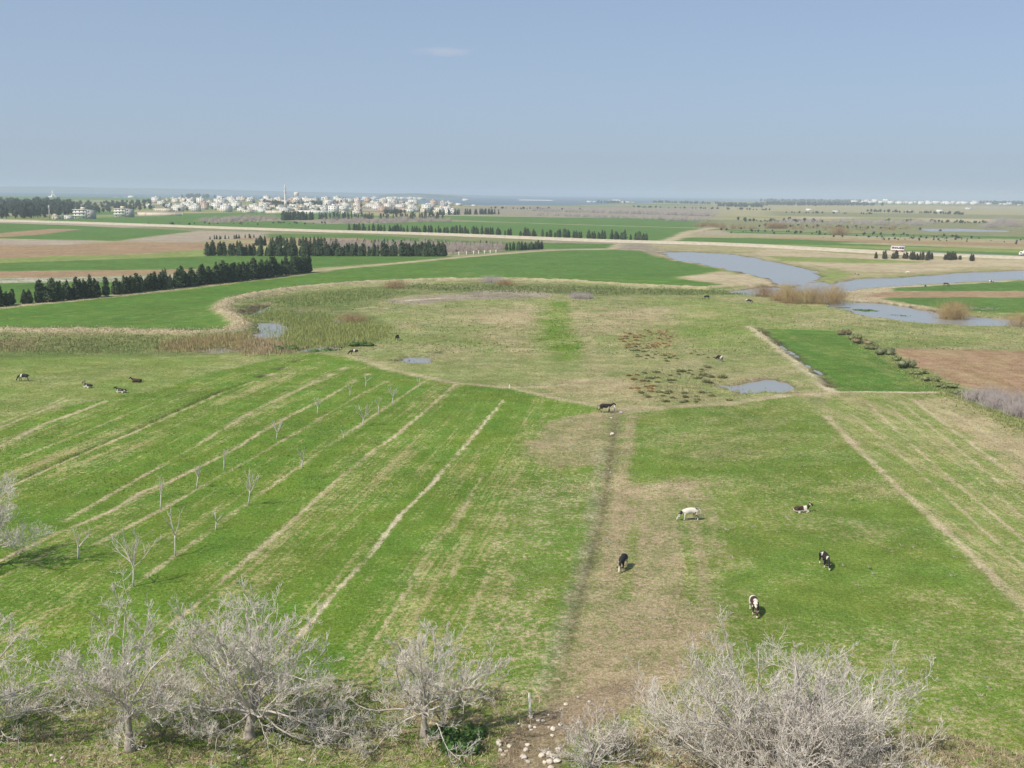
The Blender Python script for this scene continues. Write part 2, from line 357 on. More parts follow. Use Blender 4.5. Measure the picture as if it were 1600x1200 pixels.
# lines: piece, cover, polyline, width (m), strength, relief (m)
LINE = [
 ('dirt_track','tan', [(480,424.5),(530,419.5),(612,412),(675,406),(750,399.5),(800,395.5),(870,390.5),(957,389),(966,381)], 5.0, 1.0, 0),
 ('dirt_track','tan', [(-100,488),(0,480),(100,470.5),(180,461.5),(300,448),(400,436.5),(480,425.5)], 4.0, .9, 0),
 ('dirt_track','tan', [(690,344.5),(900,351),(1090,356.5),(1110,357.5)], 9, 1.0, 0),
 ('dirt_track','tan', [(1115,356),(1075,363),(1062,370),(1045,376),(1005,379)], 10, 1.0, 0),
 ('dirt_track','tan', [(1110,360),(1250,364),(1600,374),(1700,377)], 6, .8, 0),
 ('earth_bank','tan', [(-300,512),(0,517.5),(60,519),(150,517.5),(300,522.5),(365,518),(378,508),(360,494),(345,484),(347,477),(362,469),(400,460),(470,450.5),(560,442.5),(700,437.5),(800,436.5),(900,440.5),(1000,447),(1100,451),(1190,446)], 4.2, 1.0, .8),
 ('river_bank','straw', [(1310,467),(1390,473),(1440,481),(1475,488)], 2.5, .9, .3),
 ('river_bank','tan', [(1030,392),(1050,406),(1100,413),(1150,423),(1200,435),(1212,446)], 3.2, .9, .2),
 ('river_bank','straw', [(1250,411),(1290,421),(1340,432)], 2.5, .5, .2),
 ('dirt_track','straw', [(1170,510),(1200,532),(1230,555),(1265,582),(1290,603),(1300,612)], 1.6, 1.0, .12),
 ('ditch','soil', [(1187,512),(1215,533),(1245,556),(1278,581),(1301,604)], 1.7, .9, -.55),
 ('dirt_track','straw', [(1300,612),(1360,611.5),(1480,613.5)], 1.1, .85, 0),
 ('dirt_track','tan', [(960,640),(1000,638),(1140,631),(1230,618),(1300,614)], 2.0, .7, 0),
 ('dirt_track','tan', [(560,561),(610,578),(700,597),(800,607),(870,623),(940,636)], 1.6, .7, 0),
 ('dirt_track','drypast', [(895,470),(915,520),(930,580),(948,636)], 3.0, .6, 0),
 ('dirt_track','tan', [(800,606),(870,604),(930,590)], 1.2, .5, 0),
 ('dirt_track','rut', [(966,642),(957,700),(950,760),(936,820),(915,900),(893,985),(878,1050),(862,1085)], 1.7, .52, -.1),
 ('pasture','bare', [(988,650),(976,720),(970,780),(960,840),(945,920),(930,1000),(915,1060)], 1.6, .7, 0),
 ('dirt_track','soil', [(962,660),(953,720),(944,790),(926,860),(905,940),(885,1020)], .45, .35, -.06),
 ('pasture','meadow', [(1060,790),(1075,860),(1084,940)], 1.0, .8, 0), ('pasture','meadow', [(1098,815),(1118,890),(1132,960)], .9, .7, 0), ('pasture','meadow', [(992,815),(984,880),(975,930)], .9, .6, 0),
 ('pasture','scrub', [(940,700),(925,800),(900,900),(870,1000),(845,1070)], 1.3, .25, 0),
 ('crop_field','palecrop', [(590,421),(640,423),(700,425.5),(760,427.5)], 1.6, .7, 0), ('crop_field','straw', [(722,429.5),(745,430.5),(765,431.5)], .8, .6, 0),
 ('crop_field','palecrop', [(0,500),(50,495),(120,488)], 1.0, .6, 0), ('crop_field','palecrop', [(200,497),(300,483),(400,466)], 1.0, .5, 0), ('crop_field','palecrop', [(100,508),(220,502),(330,492)], 1.0, .5, 0),
 ('crop_field','palecrop', [(800,437),(930,436),(1040,440)], 2.0, .7, 0),
 ('pasture','straw', [(632,470),(660,468),(690,466)], 2.6, .8, 0), ('pasture','tan', [(560,482),(585,480),(603,482)], 2.2, .7, 0), ('pasture','tan', [(1000,483),(1060,487),(1090,490)], 2.0, .4, 0),
 # tractor lines in the left field
 ('crop_field','tan', [(-200,750),(0,668),(105,625)], 0.50, 0.74, 0), ('crop_field','tan', [(-200,738),(0,661),(100,622)], 0.39, 0.55, 0),
 ('crop_field','tan', [(-200,790),(0,697),(75,660),(165,627)], 0.78, 0.74, 0),
 ('crop_field','tan', [(-200,830),(0,728),(130,675),(240,630)], 0.55, 0.51, 0),
 ('crop_field','soil', [(-200,860),(0,765),(50,740),(200,675),(330,617),(400,590),(470,560)], 0.42, 0.87, -.35),
 ('crop_field','tan', [(10,764),(58,741),(208,676),(338,618),(408,591),(478,561)], 0.45, 0.64, 0),
 ('crop_field','tan', [(100,815),(200,757),(300,700),(400,640),(470,607),(545,572)], 0.61, 0.69, 0),
 ('crop_field','tan', [(-100,925),(75,840),(175,797),(225,767),(262,755),(307,732),(370,700),(400,680),(450,652),(512,620),(545,600),(580,582)], 0.55, 0.78, 0),
 ('crop_field','tan', [(150,850),(290,775),(422,700),(512,647),(562,617),(615,590)], 0.61, 0.55, 0),
 ('crop_field','tan', [(230,900),(340,820),(430,755),(507,702),(550,672),(612,630),(662,597)], 0.61, 0.51, 0),
 ('crop_field','tan', [(230,1005),(300,950),(400,862),(450,822),(520,755),(555,727),(587,700),(612,685),(650,655),(712,600)], 0.45, 0.74, 0),
 ('crop_field','straw', [(430,1035),(487,970),(525,925),(575,872),(625,805),(675,757),(690,737),(737,685),(787,625)], 0.45, 0.87, -.05),
 ('crop_field','tan', [(560,1040),(590,995),(642,910),(682,845),(707,822),(757,737)], 0.30, 0.55, 0),
 ('crop_field','tan', [(620,1060),(660,985),(715,880)], 0.27, 0.46, 0), ('crop_field','tan', [(690,1060),(735,960),(790,820)], 0.27, 0.37, 0),
 # the striped field on the right
 ('striped_field','tan', [(1290,650),(1330,690),(1380,740),(1440,795),(1500,850),(1600,950),(1700,1050)], 0.83, 0.69, 0),
 ('striped_field','tan', [(1330,645),(1400,705),(1450,750),(1560,850),(1700,970)], 0.36, 0.69, 0),
 ('striped_field','tan', [(1358,632),(1400,672),(1470,735),(1600,845),(1700,930)], 0.39, 0.69, 0),
 ('striped_field','tan', [(1385,630),(1450,685),(1530,752),(1650,850)], 0.33, 0.55, 0),
 ('striped_field','tan', [(1405,626),(1470,680),(1600,785),(1700,870)], 0.39, 0.74, 0),
 ('striped_field','tan', [(1425,624),(1500,680),(1600,755),(1700,825)], 0.61, 0.74, 0),
 ('striped_field','tan', [(1480,640),(1600,715),(1700,775)], 0.61, 0.46, 0),
 ('striped_field','tan', [(1515,757),(1560,752),(1620,750)], 0.50, 0.55, 0),
]
# water: outline, depth edge softness
WATER = [
 ([(1030,393.5),(1075,392.5),(1150,397),(1200,407),(1242,415),(1278,424),(1280,433),(1262,444),(1215,444.5),(1200,434),(1150,422.5),(1100,412.5),(1052,405)], 3.0),
 ([(1307,442),(1330,434.5),(1400,432.5),(1437,430.5),(1512,425),(1587,421.5),(1700,418),(1700,430),(1562,437),(1475,442),(1405,446),(1375,448),(1350,450),(1312,455),(1302,448)], 2.5),
 ([(1310,470.5),(1355,470.5),(1390,475),(1450,483),(1472,490),(1530,493),(1600,499),(1700,506),(1700,516),(1600,509),(1530,508),(1450,504),(1400,498),(1340,491),(1312,481)], 1.6),
 ([(1140,454),(1190,447),(1215,446),(1225,460),(1200,461),(1145,459)], 1.8),
 ([(1250,441),(1285,439),(1303,446),(1316,455),(1312,466),(1326,474),(1318,482),(1298,476),(1284,463),(1240,452)], 1.8),
 ([(374,487),(392,476),(428,472),(430,478),(408,486),(388,494)], 1.2),
 ([(396,518),(410,503),(438,503),(450,512),(436,527),(404,528)], 1.2),
 ([(455,486),(475,484),(478,488),(458,490)], .7), ([(510,497),(535,498),(556,503),(530,503)], .7),
 ([(300,547),(345,541),(385,546),(345,551)], .8), ([(465,545),(492,540),(535,541),(525,546),(490,551)], .8),
 ([(612,562),(640,555),(668,558),(682,567),(640,566)], 1.2), ([(664,548),(690,549),(680,552)], .7),
 ([(1128,599),(1160,598),(1200,588),(1232,598),(1236,612),(1190,611),(1150,618)], 1.3),
 ([(1432,357),(1500,356.5),(1580,360),(1575,362),(1450,361)], 8),
]
ROWDIR = math.radians(8.4)
def along(X, Y, ang=ROWDIR):
    return X * math.sin(ang) + Y * math.cos(ang), X * math.cos(ang) - Y * math.sin(ang)
_PW = [(n, c, GP(p), s) for n, c, p, s in POLY]
_LW = [(n, c, GP(p), w, a, dz) for n, c, p, w, a, dz in LINE]
_WW = [(GP(p), s) for p, s in WATER]
# the village stands on a low rise
HX, HY = bearing_x(480, 2580), 2580.0
def hill(X, Y):
    return 12.5 * np.exp(-((X - HX) / 430) ** 2 - ((Y - HY) / 440) ** 2) + 7.0 * np.exp(-((X - 1900) / 1300) ** 2 - ((Y - 5200) / 900) ** 2)
def coast(X, Y):                     # > 0 on land: distance (m) inland of the shore line
    px = X / np.maximum(Y, 1.0) * FPX + 800
    shore = np.interp(px, [-600, 0, 300, 560, 600, 700, 760, 900, 1000, 1150, 1600, 2400],
                          [5200, 5000, 4800, 3800, 3300, 2950, 3200, 3700, 4600, 7500, 9500, 9500])
    spit = 190 - np.abs(Y - 5480) + np.minimum(0, 300 - 12 * np.abs(px - 640))
    return np.maximum(shore - Y, spit) + 160 * (fbm(X / 400, Y / 400, 5) - .5)
REG = ['ground']
def survey(X, Y):
    n = len(X)
    # default patchwork of strip fields
    u, v = along(X, Y, math.radians(-58))
    cx = np.floor(u / 420 + .35 * vnoise(v / 500, v * 0, 3)); cy = np.floor(v / 95 + .6 * vnoise(u / 700, u * 0, 8))
    h = _hash(cx, cy, 4)
    names = ['olive', 'drypast', 'cropfar', 'palecrop', 'mauve', 'greybrown', 'olive', 'cropfar', 'drypast', 'brown']
    ci = np.minimum((h * len(names)).astype(int), len(names) - 1)
    TA = np.array([CL[k][0] for k in names]); TB = np.array([CL[k][1] for k in names]); TC = np.array([CL[k][2] for k in names])
    A = TA[ci].copy(); B = TB[ci].copy(); cov = TC[ci].copy()
    near = sstep(700, 500, Y)[:, None]
    A = A * (1 - near) + near * np.array(CL['pasture'][0]); B = B * (1 - near) + near * np.array(CL['pasture'][1])
    cov = cov * (1 - near[:, 0]) + near[:, 0] * .45
    reg = np.zeros(n, int)
    z = hill(X, Y) + 0.25 * (fbm(X / 14, Y / 14, 2) - .5) * sstep(600, 200, Y) + .1 * (fbm(X / 2.2, Y / 2.2, 12) - .5) * sstep(260, 150, Y)
    jag = fbm(X / 6, Y / 6, 21) - .5
    jag2 = fbm(X / 1.6, Y / 1.6, 31) - .5
    row = np.zeros(n)
    for idx, (nm, c, P, s) in enumerate(_PW):
        lo = P.min(0) - 3 * s; hi = P.max(0) + 3 * s
        k = np.where((X > lo[0]) & (X < hi[0]) & (Y > lo[1]) & (Y < hi[1]))[0]
        if not len(k): continue
        d = spoly(X[k], Y[k], P) + jag[k] * s * 2.0 + jag2[k] * min(s, 2.5) * 1.0
        w = sstep(-s * .6, s * .6, d)
        a, b, cc = CL[c]
        A[k] += (np.array(a) - A[k]) * w[:, None]; B[k] += (np.array(b) - B[k]) * w[:, None]; cov[k] += (cc - cov[k]) * w
        row[k] *= 1 - w
        if nm in ('crop_field', 'striped_field', 'stubble_field', 'ploughed_field'): row[k] += w
        if nm not in REG: REG.append(nm)
        reg[k[w > .5]] = idx + 1
    # rows and uneven growth
    u, v = along(X, Y)
    uu, vv = along(X, Y, math.radians(-5.5))
    right = X > 30
    u = np.where(right, uu, u); v = np.where(right, vv, v)
    st = (fbm(v / .9, u / 22, 41, 3) - .5) * .85 + (fbm(v / 4.5, u / 60, 43, 3) - .5) * .9
    st2 = (fbm(v / 26, u / 170, 47, 3) - .5) * .8
    nr = sstep(330, 210, Y)
    cov += row * (st * nr + st2 * sstep(900, 200, Y) * .5)
    cov += (1 - row) * ((fbm(X / 9, Y / 9, 51) - .5) * .8 + (fbm(X / 45, Y / 45, 53) - .5) * .6) * sstep(1200, 500, Y)
    for idx, (nm, c, P, w_, amt, dz) in enumerate(_LW):
        lo = P.min(0) - 3 * w_ - 2; hi = P.max(0) + 3 * w_ + 2
        k = np.where((X > lo[0]) & (X < hi[0]) & (Y > lo[1]) & (Y < hi[1]))[0]
        if not len(k): continue
        d = seg_dist(X[k], Y[k], P) * (1 + 1.1 * jag2[k]) + jag[k] * w_ * .35
        w = sstep(w_ * .85, w_ * .25, d)
        brk = 1.0 if amt > .9 else np.clip(.35 + 1.5 * fbm(X[k] / 2.5, Y[k] / 5, 61 + idx, 3) - .1, 0, 1.25)
        w = np.clip(w * amt * brk, 0, 1)
        a, b, cc = CL[c]
        thin_ = w_ < 1.5 and c in ('tan', 'straw')
        A[k] += (np.array(a) - A[k]) * (w * (.25 if thin_ else 1))[:, None]; B[k] += (np.array(b) - B[k]) * w[:, None]; cov[k] += ((.95 if thin_ else cc) - cov[k]) * w
        z[k] += dz * w * (1 + 1.6 * jag2[k])
        row[k] *= 1 - w
        if w_ >= 1.5 and nm != 'pasture':
            if nm not in REG: REG.append(nm)
            reg[k[w > .45]] = 1000 + idx
    wet = np.zeros(n)
    for P, s in _WW:
        lo = P.min(0) - 3 * s - 2; hi = P.max(0) + 3 * s + 2
        k = np.where((X > lo[0]) & (X < hi[0]) & (Y > lo[1]) & (Y < hi[1]))[0]
        if not len(k): continue
        d = spoly(X[k], Y[k], P) + jag[k] * min(9.0, s * 1.6 + 4.0) + jag2[k] * (s * .8 + 1.5)
        w = sstep(-s, s, d)
        wet[k] = np.maximum(wet[k], w)
    z -= 1.0 * wet * (1 + 1.3 * (fbm(X / 2.4, Y / 2.4, 71) - .5))
    a, b, cc = CL['soil']
    a1, b1, c1 = CL['mud']
    wm_ = sstep(.02, .2, wet) * .8
    A += (np.array(a1) - A) * wm_[:, None]; B += (np.array(b1) - B) * wm_[:, None]; cov += (c1 - cov) * wm_
    ww = sstep(.3, .6, wet)
    A += (np.array(a) - A) * ww[:, None]; B += (np.array(b) - B) * ww[:, None]; cov += (cc - cov) * ww
    sea = sstep(40, -60, coast(X, Y)) * (Y > 2000)
    z -= 5 * sea
    return A, B, np.clip(cov, -.3, 1.3), z, reg, row, wet
def ground_z(x, y):
    return float(survey(np.array([x], float), np.array([y], float))[3][0])
def ground_zs(P):
    P = np.asarray(P, float); return survey(P[:, 0], P[:, 1])[3]

# ground material: two covers mixed by real growth noise
def ground_material():
    m, N, L, b = new_mat('ground_cover')
    def attr(nm):
        a = N.new('ShaderNodeAttribute'); a.attribute_name = nm; return a
    aA, aB, aC = attr('coverA'), attr('coverB'), attr('share')
    geo = N.new('ShaderNodeNewGeometry')
    def noise(scale, det, rough=.6):
        q = N.new('ShaderNodeTexNoise'); q.inputs['Scale'].default_value = scale; q.inputs['Detail'].default_value = det; q.inputs['Roughness'].default_value = rough
        L.new(geo.outputs['Position'], q.inputs['Vector']); return q.outputs['Fac']
    def math_(op, a, c):
        q = N.new('ShaderNodeMath'); q.operation = op
        for i, x in enumerate((a, c)):
            if isinstance(x, (int, float)): q.inputs[i].default_value = x
            else: L.new(x, q.inputs[i])
        return q.outputs[0]
    def mrange(x, a, c, d, e, smooth=False):
        q = N.new('ShaderNodeMapRange'); q.interpolation_type = 'SMOOTHSTEP' if smooth else 'LINEAR'
        L.new(x, q.inputs[0])
        for i, val in enumerate((a, c, d, e)): q.inputs[i + 1].default_value = val
        return q.outputs[0]
    n1 = noise(1.7, 6, .72)
    n2 = noise(7.0, 3, .6); n5 = noise(2.8, 4, .7)
    n3 = noise(.045, 4, .6)
    n4 = noise(.28, 5, .65)
    t = math_('ADD', aC.outputs['Fac'], math_('MULTIPLY', math_('SUBTRACT', n1, .5), 2.9))
    t = math_('ADD', t, math_('MULTIPLY', math_('SUBTRACT', n4, .5), .9))
    def rows(attr_name, ang):
        mp = N.new('ShaderNodeMapping'); mp.vector_type = 'POINT'; mp.inputs['Rotation'].default_value = (0, 0, ang)
        L.new(geo.outputs['Position'], mp.inputs['Vector'])
        m2 = N.new('ShaderNodeMapping'); m2.inputs['Scale'].default_value = (3.0, .075, 1); L.new(mp.outputs[0], m2.inputs['Vector'])
        q = N.new('ShaderNodeTexNoise'); q.inputs['Scale'].default_value = 1.0; q.inputs['Detail'].default_value = 3; L.new(m2.outputs[0], q.inputs['Vector'])
        return math_('MULTIPLY', attr(attr_name).outputs['Fac'], math_('MULTIPLY', math_('SUBTRACT', q.outputs['Fac'], .5), 1.4))
    t = math_('ADD', t, rows('rows', ROWDIR)); t = math_('ADD', t, rows('rows_right', math.radians(-5.5)))
    t = mrange(t, .18, .82, 0, 1, True)
    mx = N.new('ShaderNodeMix'); mx.data_type = 'RGBA'
    L.new(t, mx.inputs['Factor']); L.new(aA.outputs['Color'], mx.inputs[6]); L.new(aB.outputs['Color'], mx.inputs[7])
    f = mrange(n2, .25, .75, .52, 1.48)
    f = math_('MULTIPLY', f, mrange(n3, .3, .7, .86, 1.14)); f = math_('MULTIPLY', f, mrange(n5, .3, .7, .66, 1.34))
    f = math_('MULTIPLY', f, mrange(n4, .3, .7, .82, 1.18))
    sc_ = N.new('ShaderNodeVectorMath'); sc_.operation = 'SCALE'
    L.new(mx.outputs[2], sc_.inputs[0]); L.new(f, sc_.inputs['Scale'])
    # yellower and bluer plants
    hs = N.new('ShaderNodeHueSaturation'); L.new(sc_.outputs[0], hs.inputs['Color'])
    L.new(mrange(noise(.13, 4), .3, .7, .482, .516), hs.inputs['Hue'])
    L.new(hs.outputs[0], b.inputs['Base Color'])
    b.inputs['Roughness'].default_value = .95; b.inputs['Specular IOR Level'].default_value = .08
    bp = N.new('ShaderNodeBump'); bp.inputs['Strength'].default_value = .7; bp.inputs['Distance'].default_value = .12
    L.new(math_('ADD', n2, n1), bp.inputs['Height']); L.new(bp.outputs[0], b.inputs['Normal'])
    return m
M['ground'] = ground_material()

def grid(x0, x1, dx, y0, y1, dy):
    nx = max(1, int(round((x1 - x0) / dx))); ny = max(1, int(round((y1 - y0) / dy)))
    xs = np.linspace(x0, x1, nx + 1); ys = np.linspace(y0, y1, ny + 1)
    X, Y = np.meshgrid(xs, ys)
    i = np.arange(ny)[:, None] * (nx + 1) + np.arange(nx)[None, :]
    F = np.stack([i, i + 1, i + nx + 2, i + nx + 1], -1).reshape(-1, 4)
    return X.ravel(), Y.ravel(), F
PATCH = [
 (-70, 70, .36, 54, 130, .4), (-112, 112, .5, 130, 196, .55), (-250, 250, 1.4, 196, 460, 1.4), (-760, 760, 4.4, 460, 1300, 4.0),
 (-4200, 4200, 32, 1300, 3400, 14), (-9000, 9000, 75, 3400, 9800, 50),
 (-500, -70, 5, 54, 130, 4), (70, 500, 5, 54, 130, 4), (-500, -112, 5, 130, 196, 4), (112, 500, 5, 130, 196, 4),
 (-900, -250, 8, 196, 460, 6), (250, 900, 8, 196, 460, 6), (-2600, -760, 30, 460, 1300, 20), (760, 2600, 30, 460, 1300, 20),
 (-500, 500, 10, -120, 54, 8),
]
gX = []; gY = []; gF = []; off = 0
for a in PATCH:
    x, y, f = grid(*a); gX.append(x); gY.append(y); gF.append(f + off); off += len(x)
gX = np.concatenate(gX); gY = np.concatenate(gY); gF = np.concatenate(gF)
gA, gB, gC, gZ, gR, gRow, gWet = survey(gX, gY)
gV = np.stack([gX, gY, gZ], 1)
face_reg = gR[gF[:, 0]]
GROUND_LABEL = {
 'ground': 'flat farmland plain of narrow dry and green fields reaching to the horizon'}
for r in np.unique(face_reg):
    nm = 'ground' if r == 0 else (_PW[r - 1][0] if r < 1000 else _LW[r - 1000][0])
    f = gF[face_reg == r]
    if r and len(f) < 6: pass
    ids, inv = np.unique(f, return_inverse=True)
    me = mesh_np(nm, gV[ids], inv.reshape(-1, 4), M['ground'], True, {'coverA': gA[ids], 'coverB': gB[ids], 'share': gC[ids], 'rows': gRow[ids] * (gX[ids] <= 30) * (gY[ids] < 330), 'rows_right': gRow[ids] * (gX[ids] > 30) * (gY[ids] < 330)})
    tag(obj(nm, me), kind='structure')

# ------------------------------------------------------------------ water
def water_mat(name, col, rough, wave):
    m, N, L, b = new_mat(name)
    b.inputs['Base Color'].default_value = (*col, 1); b.inputs['Roughness'].default_value = rough; b.inputs['IOR'].default_value = 1.33
    geo = N.new('ShaderNodeNewGeometry'); nz = N.new('ShaderNodeTexNoise'); nz.inputs['Scale'].default_value = wave; nz.inputs['Detail'].default_value = 4
    L.new(geo.outputs['Position'], nz.inputs['Vector'])
    bp = N.new('ShaderNodeBump'); bp.inputs['Strength'].default_value = .25; bp.inputs['Distance'].default_value = .06
    L.new(nz.outputs['Fac'], bp.inputs['Height']); L.new(bp.outputs[0], b.inputs['Normal'])
    return m
M['water'] = water_mat('water', (.25, .255, .24), .22, 1.2)
M['sea'] = water_mat('sea_water', (.05, .09, .11), .35, .3)
def sheet(name, x0, x1, y0, y1, z, mat):
    me = mesh_np(name, [(x0, y0, z), (x1, y0, z), (x1, y1, z), (x0, y1, z)], np.array([[0, 1, 2, 3]]), mat)
    return tag(obj(name, me), kind='structure')
sheet('pond', *G(1015, 446)[:1], G(1292, 420)[0] + 8, G(1200, 447)[1], G(1080, 390)[1] + 6, -.45, M['water'])
sheet('river', G(1300, 455)[0] - 4, 460, G(1312, 457)[1], G(1500, 415)[1], -.451, M['water'])
sheet('river', G(1310, 490)[0] - 6, 260, G(1400, 512)[1] - 6, G(1400, 468)[1], -.452, M['water'])
sheet('pool', G(1140, 459)[0] - 4, G(1228, 450)[0] + 3, G(1180, 462)[1], G(1190, 447)[1] - 1, -.453, M['water'])
sheet('river', G(1238, 450)[0], G(1330, 460)[0] + 3, G(1300, 484)[1], G(1280, 438)[1], -.454, M['water'])
sheet('marsh_pool', G(290, 550)[0] - 4, G(560, 500)[0] + 3, G(345, 554)[1], G(400, 470)[1], -.45, M['water'])
sheet('puddle', G(605, 562)[0], G(692, 552)[0], G(640, 570)[1], G(670, 546)[1], -.42, M['water'])
sheet('puddle', G(1120, 612)[0], G(1245, 605)[0], G(1180, 622)[1], G(1180, 585)[1], -.45, M['water'])
sheet('flood_pool', G(1425, 360)[0], G(1590, 360)[0], G(1500, 364)[1], G(1500, 355.5)[1], -.5, M['water'])
sheet('ditch_water', G(1187, 512)[0] - 2, G(1301, 604)[0] + 2, G(1301, 606)[1], G(1187, 510)[1], -.40, M['water'])
sheet('sea', -16000, 16000, 2600, 24000, -2.2, M['sea'])

# ------------------------------------------------------------------ main road on its low embankment
M['road_earth'] = simple_mat('pale_road_earth', (.47, .41, .30), .95, .16, .35, .1)
M['asphalt'] = simple_mat('worn_asphalt', (.20, .20, .20), .9, .12, .2, .2)
road_px = [(-400, 337), (0, 345.5), (100, 348), (200, 351.2), (300, 355), (400, 358.5), (500, 361.8), (600, 364.5), (700, 367.2), (800, 371.5), (880, 374.8), (960, 378.4), (1010, 379.4), (1100, 381), (1200, 385.5), (1300, 391.5), (1400, 397), (1500, 400.5), (1600, 403.5), (1750, 410)]
RP = GP(road_px)
def resample(P, step):
    P = np.asarray(P); d = np.concatenate([[0], np.cumsum(np.linalg.norm(np.diff(P, axis=0), axis=1))])
    t = np.linspace(0, d[-1], max(2, int(d[-1] / step)))
    return np.stack([np.interp(t, d, P[:, i]) for i in range(P.shape[1])], 1)
RS = resample(RP, 12)
for _ in range(12): RS[1:-1] = (RS[:-2] + 2 * RS[1:-1] + RS[2:]) / 4
def strip(name, P, prof, mat, jitter=0.0):
    T = np.gradient(P, axis=0); T /= np.linalg.norm(T, axis=1)[:, None]; Nn = np.stack([T[:, 1], -T[:, 0]], 1)
    k = len(prof); V = []
    for i in range(len(P)):
        for o, zz in prof:
            j = rnd.uniform(-jitter, jitter) if zz < .5 else 0
            q = P[i] + Nn[i] * (o + (j if o > 0 else -j)); V.append((q[0], q[1], zz))
    i = np.arange(len(P) - 1)[:, None] * k; j = np.arange(k - 1)[None, :]
    F = np.stack([i + j, i + j + 1, i + k + j + 1, i + k + j], -1).reshape(-1, 4)
    return obj(name, mesh_np(name, V, F, mat))
tag(strip('main_road', RS, [(-11, -.1), (-5, 1.5), (5, 1.5), (11, -.1)], M['road_earth'], 2.0), kind='structure')
ka = RS[:, 0] > G(1410, 397)[0]
tag(strip('road_asphalt', RS[ka], [(-4.0, 1.52), (4.0, 1.52)], M['asphalt']), kind='structure')

# ------------------------------------------------------------------ far shore hills and the hazy air
def ridge(name, pts, depth, seed):
    xs = np.linspace(pts[0][0], pts[-1][0], 160); hs = np.interp(xs, [p[0] for p in pts], [p[1] for p in pts])
    hs = hs * (.75 + .3 * fbm(xs / 900, xs * 0, seed)); V = []; n = 9
    yc = pts[0][2]
    for q in range(n):
        s = q / (n - 1) * 2 - 1; prof = math.cos(s * math.pi / 2) ** 1.3
        yy = yc + s * depth + 300 * (fbm(xs / 1500, xs * 0 + q, seed + 3) - .5)
        zz = -4 + (hs + 4) * prof * (.8 + .4 * fbm(xs / 350, xs * 0 + q * .7, seed + 7))
        V.append(np.stack([xs, yy, zz], 1))
    V = np.concatenate(V); m = 160
    i = np.arange(n - 1)[:, None] * m; j = np.arange(m - 1)[None, :]
    F = np.stack([i + j, i + j + 1, i + m + j + 1, i + m + j], -1).reshape(-1, 4)
    return tag(obj(name, mesh_np(name, V, F, M['hill'], True)), kind='structure')
M['hill'] = simple_mat('hill_scrub', (.10, .115, .06), .95, .3, .004, .1)
ridge('hills', [(-9500, 30, 13500), (-6000, 62, 13500), (-4000, 52, 13500), (-2200, 30, 13500), (-900, 20, 13500), (600, 0, 13500)], 1400, 3)
ridge('island_hill', [(-1080, 0, 8200), (-900, 28, 8200), (-700, 34, 8200), (-480, 20, 8200), (-320, 0, 8200)], 500, 5)
hz = MB().box(-15500, 15500, -400, 23000, -8, 90).build('haze', None)
hm = bpy.data.materials.new('haze_air'); hm.use_nodes = True
hm.node_tree.nodes.clear()
ho = hm.node_tree.nodes.new('ShaderNodeOutputMaterial'); hv = hm.node_tree.nodes.new('ShaderNodeVolumePrincipled')
hv.inputs['Color'].default_value = (.67, .78, .90, 1); hv.inputs['Density'].default_value = 1.35e-4; hv.inputs['Anisotropy'].default_value = 0.0
hm.node_tree.links.new(hv.outputs[0], ho.inputs['Volume'])
hz.data.materials.append(hm); tag(hz, kind='stuff')
# ------------------------------------------------------------------ bare trees
M['bark'] = simple_mat('pale_grey_bark', (.62, .565, .50), .9, .32, 1.3, .2, .3)
M['limb_bark'] = simple_mat('limb_bark', (.47, .425, .37), .9, .32, 2.0, .2, .4)
M['trunk_bark'] = simple_mat('grey_trunk_bark', (.34, .30, .25), .92, .3, 3.0, .2, .5)
M['young_bark'] = simple_mat('limewashed_young_bark', (.52, .50, .45), .9, .2, 3.0, .2)
def rvec(r):
    return Vector((r.gauss(0, 1), r.gauss(0, 1), r.gauss(0, 1)))
def grow(r, pos, d, length, r0, lv, spec, out):
    s = spec[lv]
    n = max(2 if lv == 3 else 3, int(round(length / s['seg'])))
    pts = [pos.copy()]; rad = [r0]; dirs = [d.copy()]
    r1 = max(r0 * s['taper'], .012)
    for i in range(n):
        t = (i + 1) / n
        d = (d + rvec(r) * s['wig'] + Vector((0, 0, 1)) * (s['up'] * t - s['sag'] * (1 - t))).normalized()
        pos = pos + d * (length / n)
        if pos.z < .25: d.z = abs(d.z) * .6 + .1; pos.z = .25
        pts.append(pos.copy()); rad.append(r0 + (r1 - r0) * t); dirs.append(d.copy())
    out.append((lv, pts, rad))
    if lv + 1 >= len(spec): return
    q = spec[lv + 1]
    k = max(1, int(round(s['kids'] * r.uniform(.75, 1.25))))
    for j in range(k):
        t = s['k0'] + (1 - s['k0']) * (j + r.random()) / k
        i = min(n - 1, int(t * n)); fr = t * n - i
        p = pts[i].lerp(pts[i + 1], fr); dd = dirs[i + 1]
        ax = dd.cross(rvec(r)).normalized()
        nd = dd.copy(); nd.rotate(Quaternion(ax, r.uniform(*s['ang'])))
        nd = (nd + Vector((0, 0, s.get('lift', .15)))).normalized()
        ln = length * s['len'] * r.uniform(.55, 1.15) * (1.05 - .45 * t)
        rr = min(rad[i] * .8, max(rad[i] * s['rr'], .016)) 
        grow(r, p, nd, ln, rr, lv + 1, spec, out)
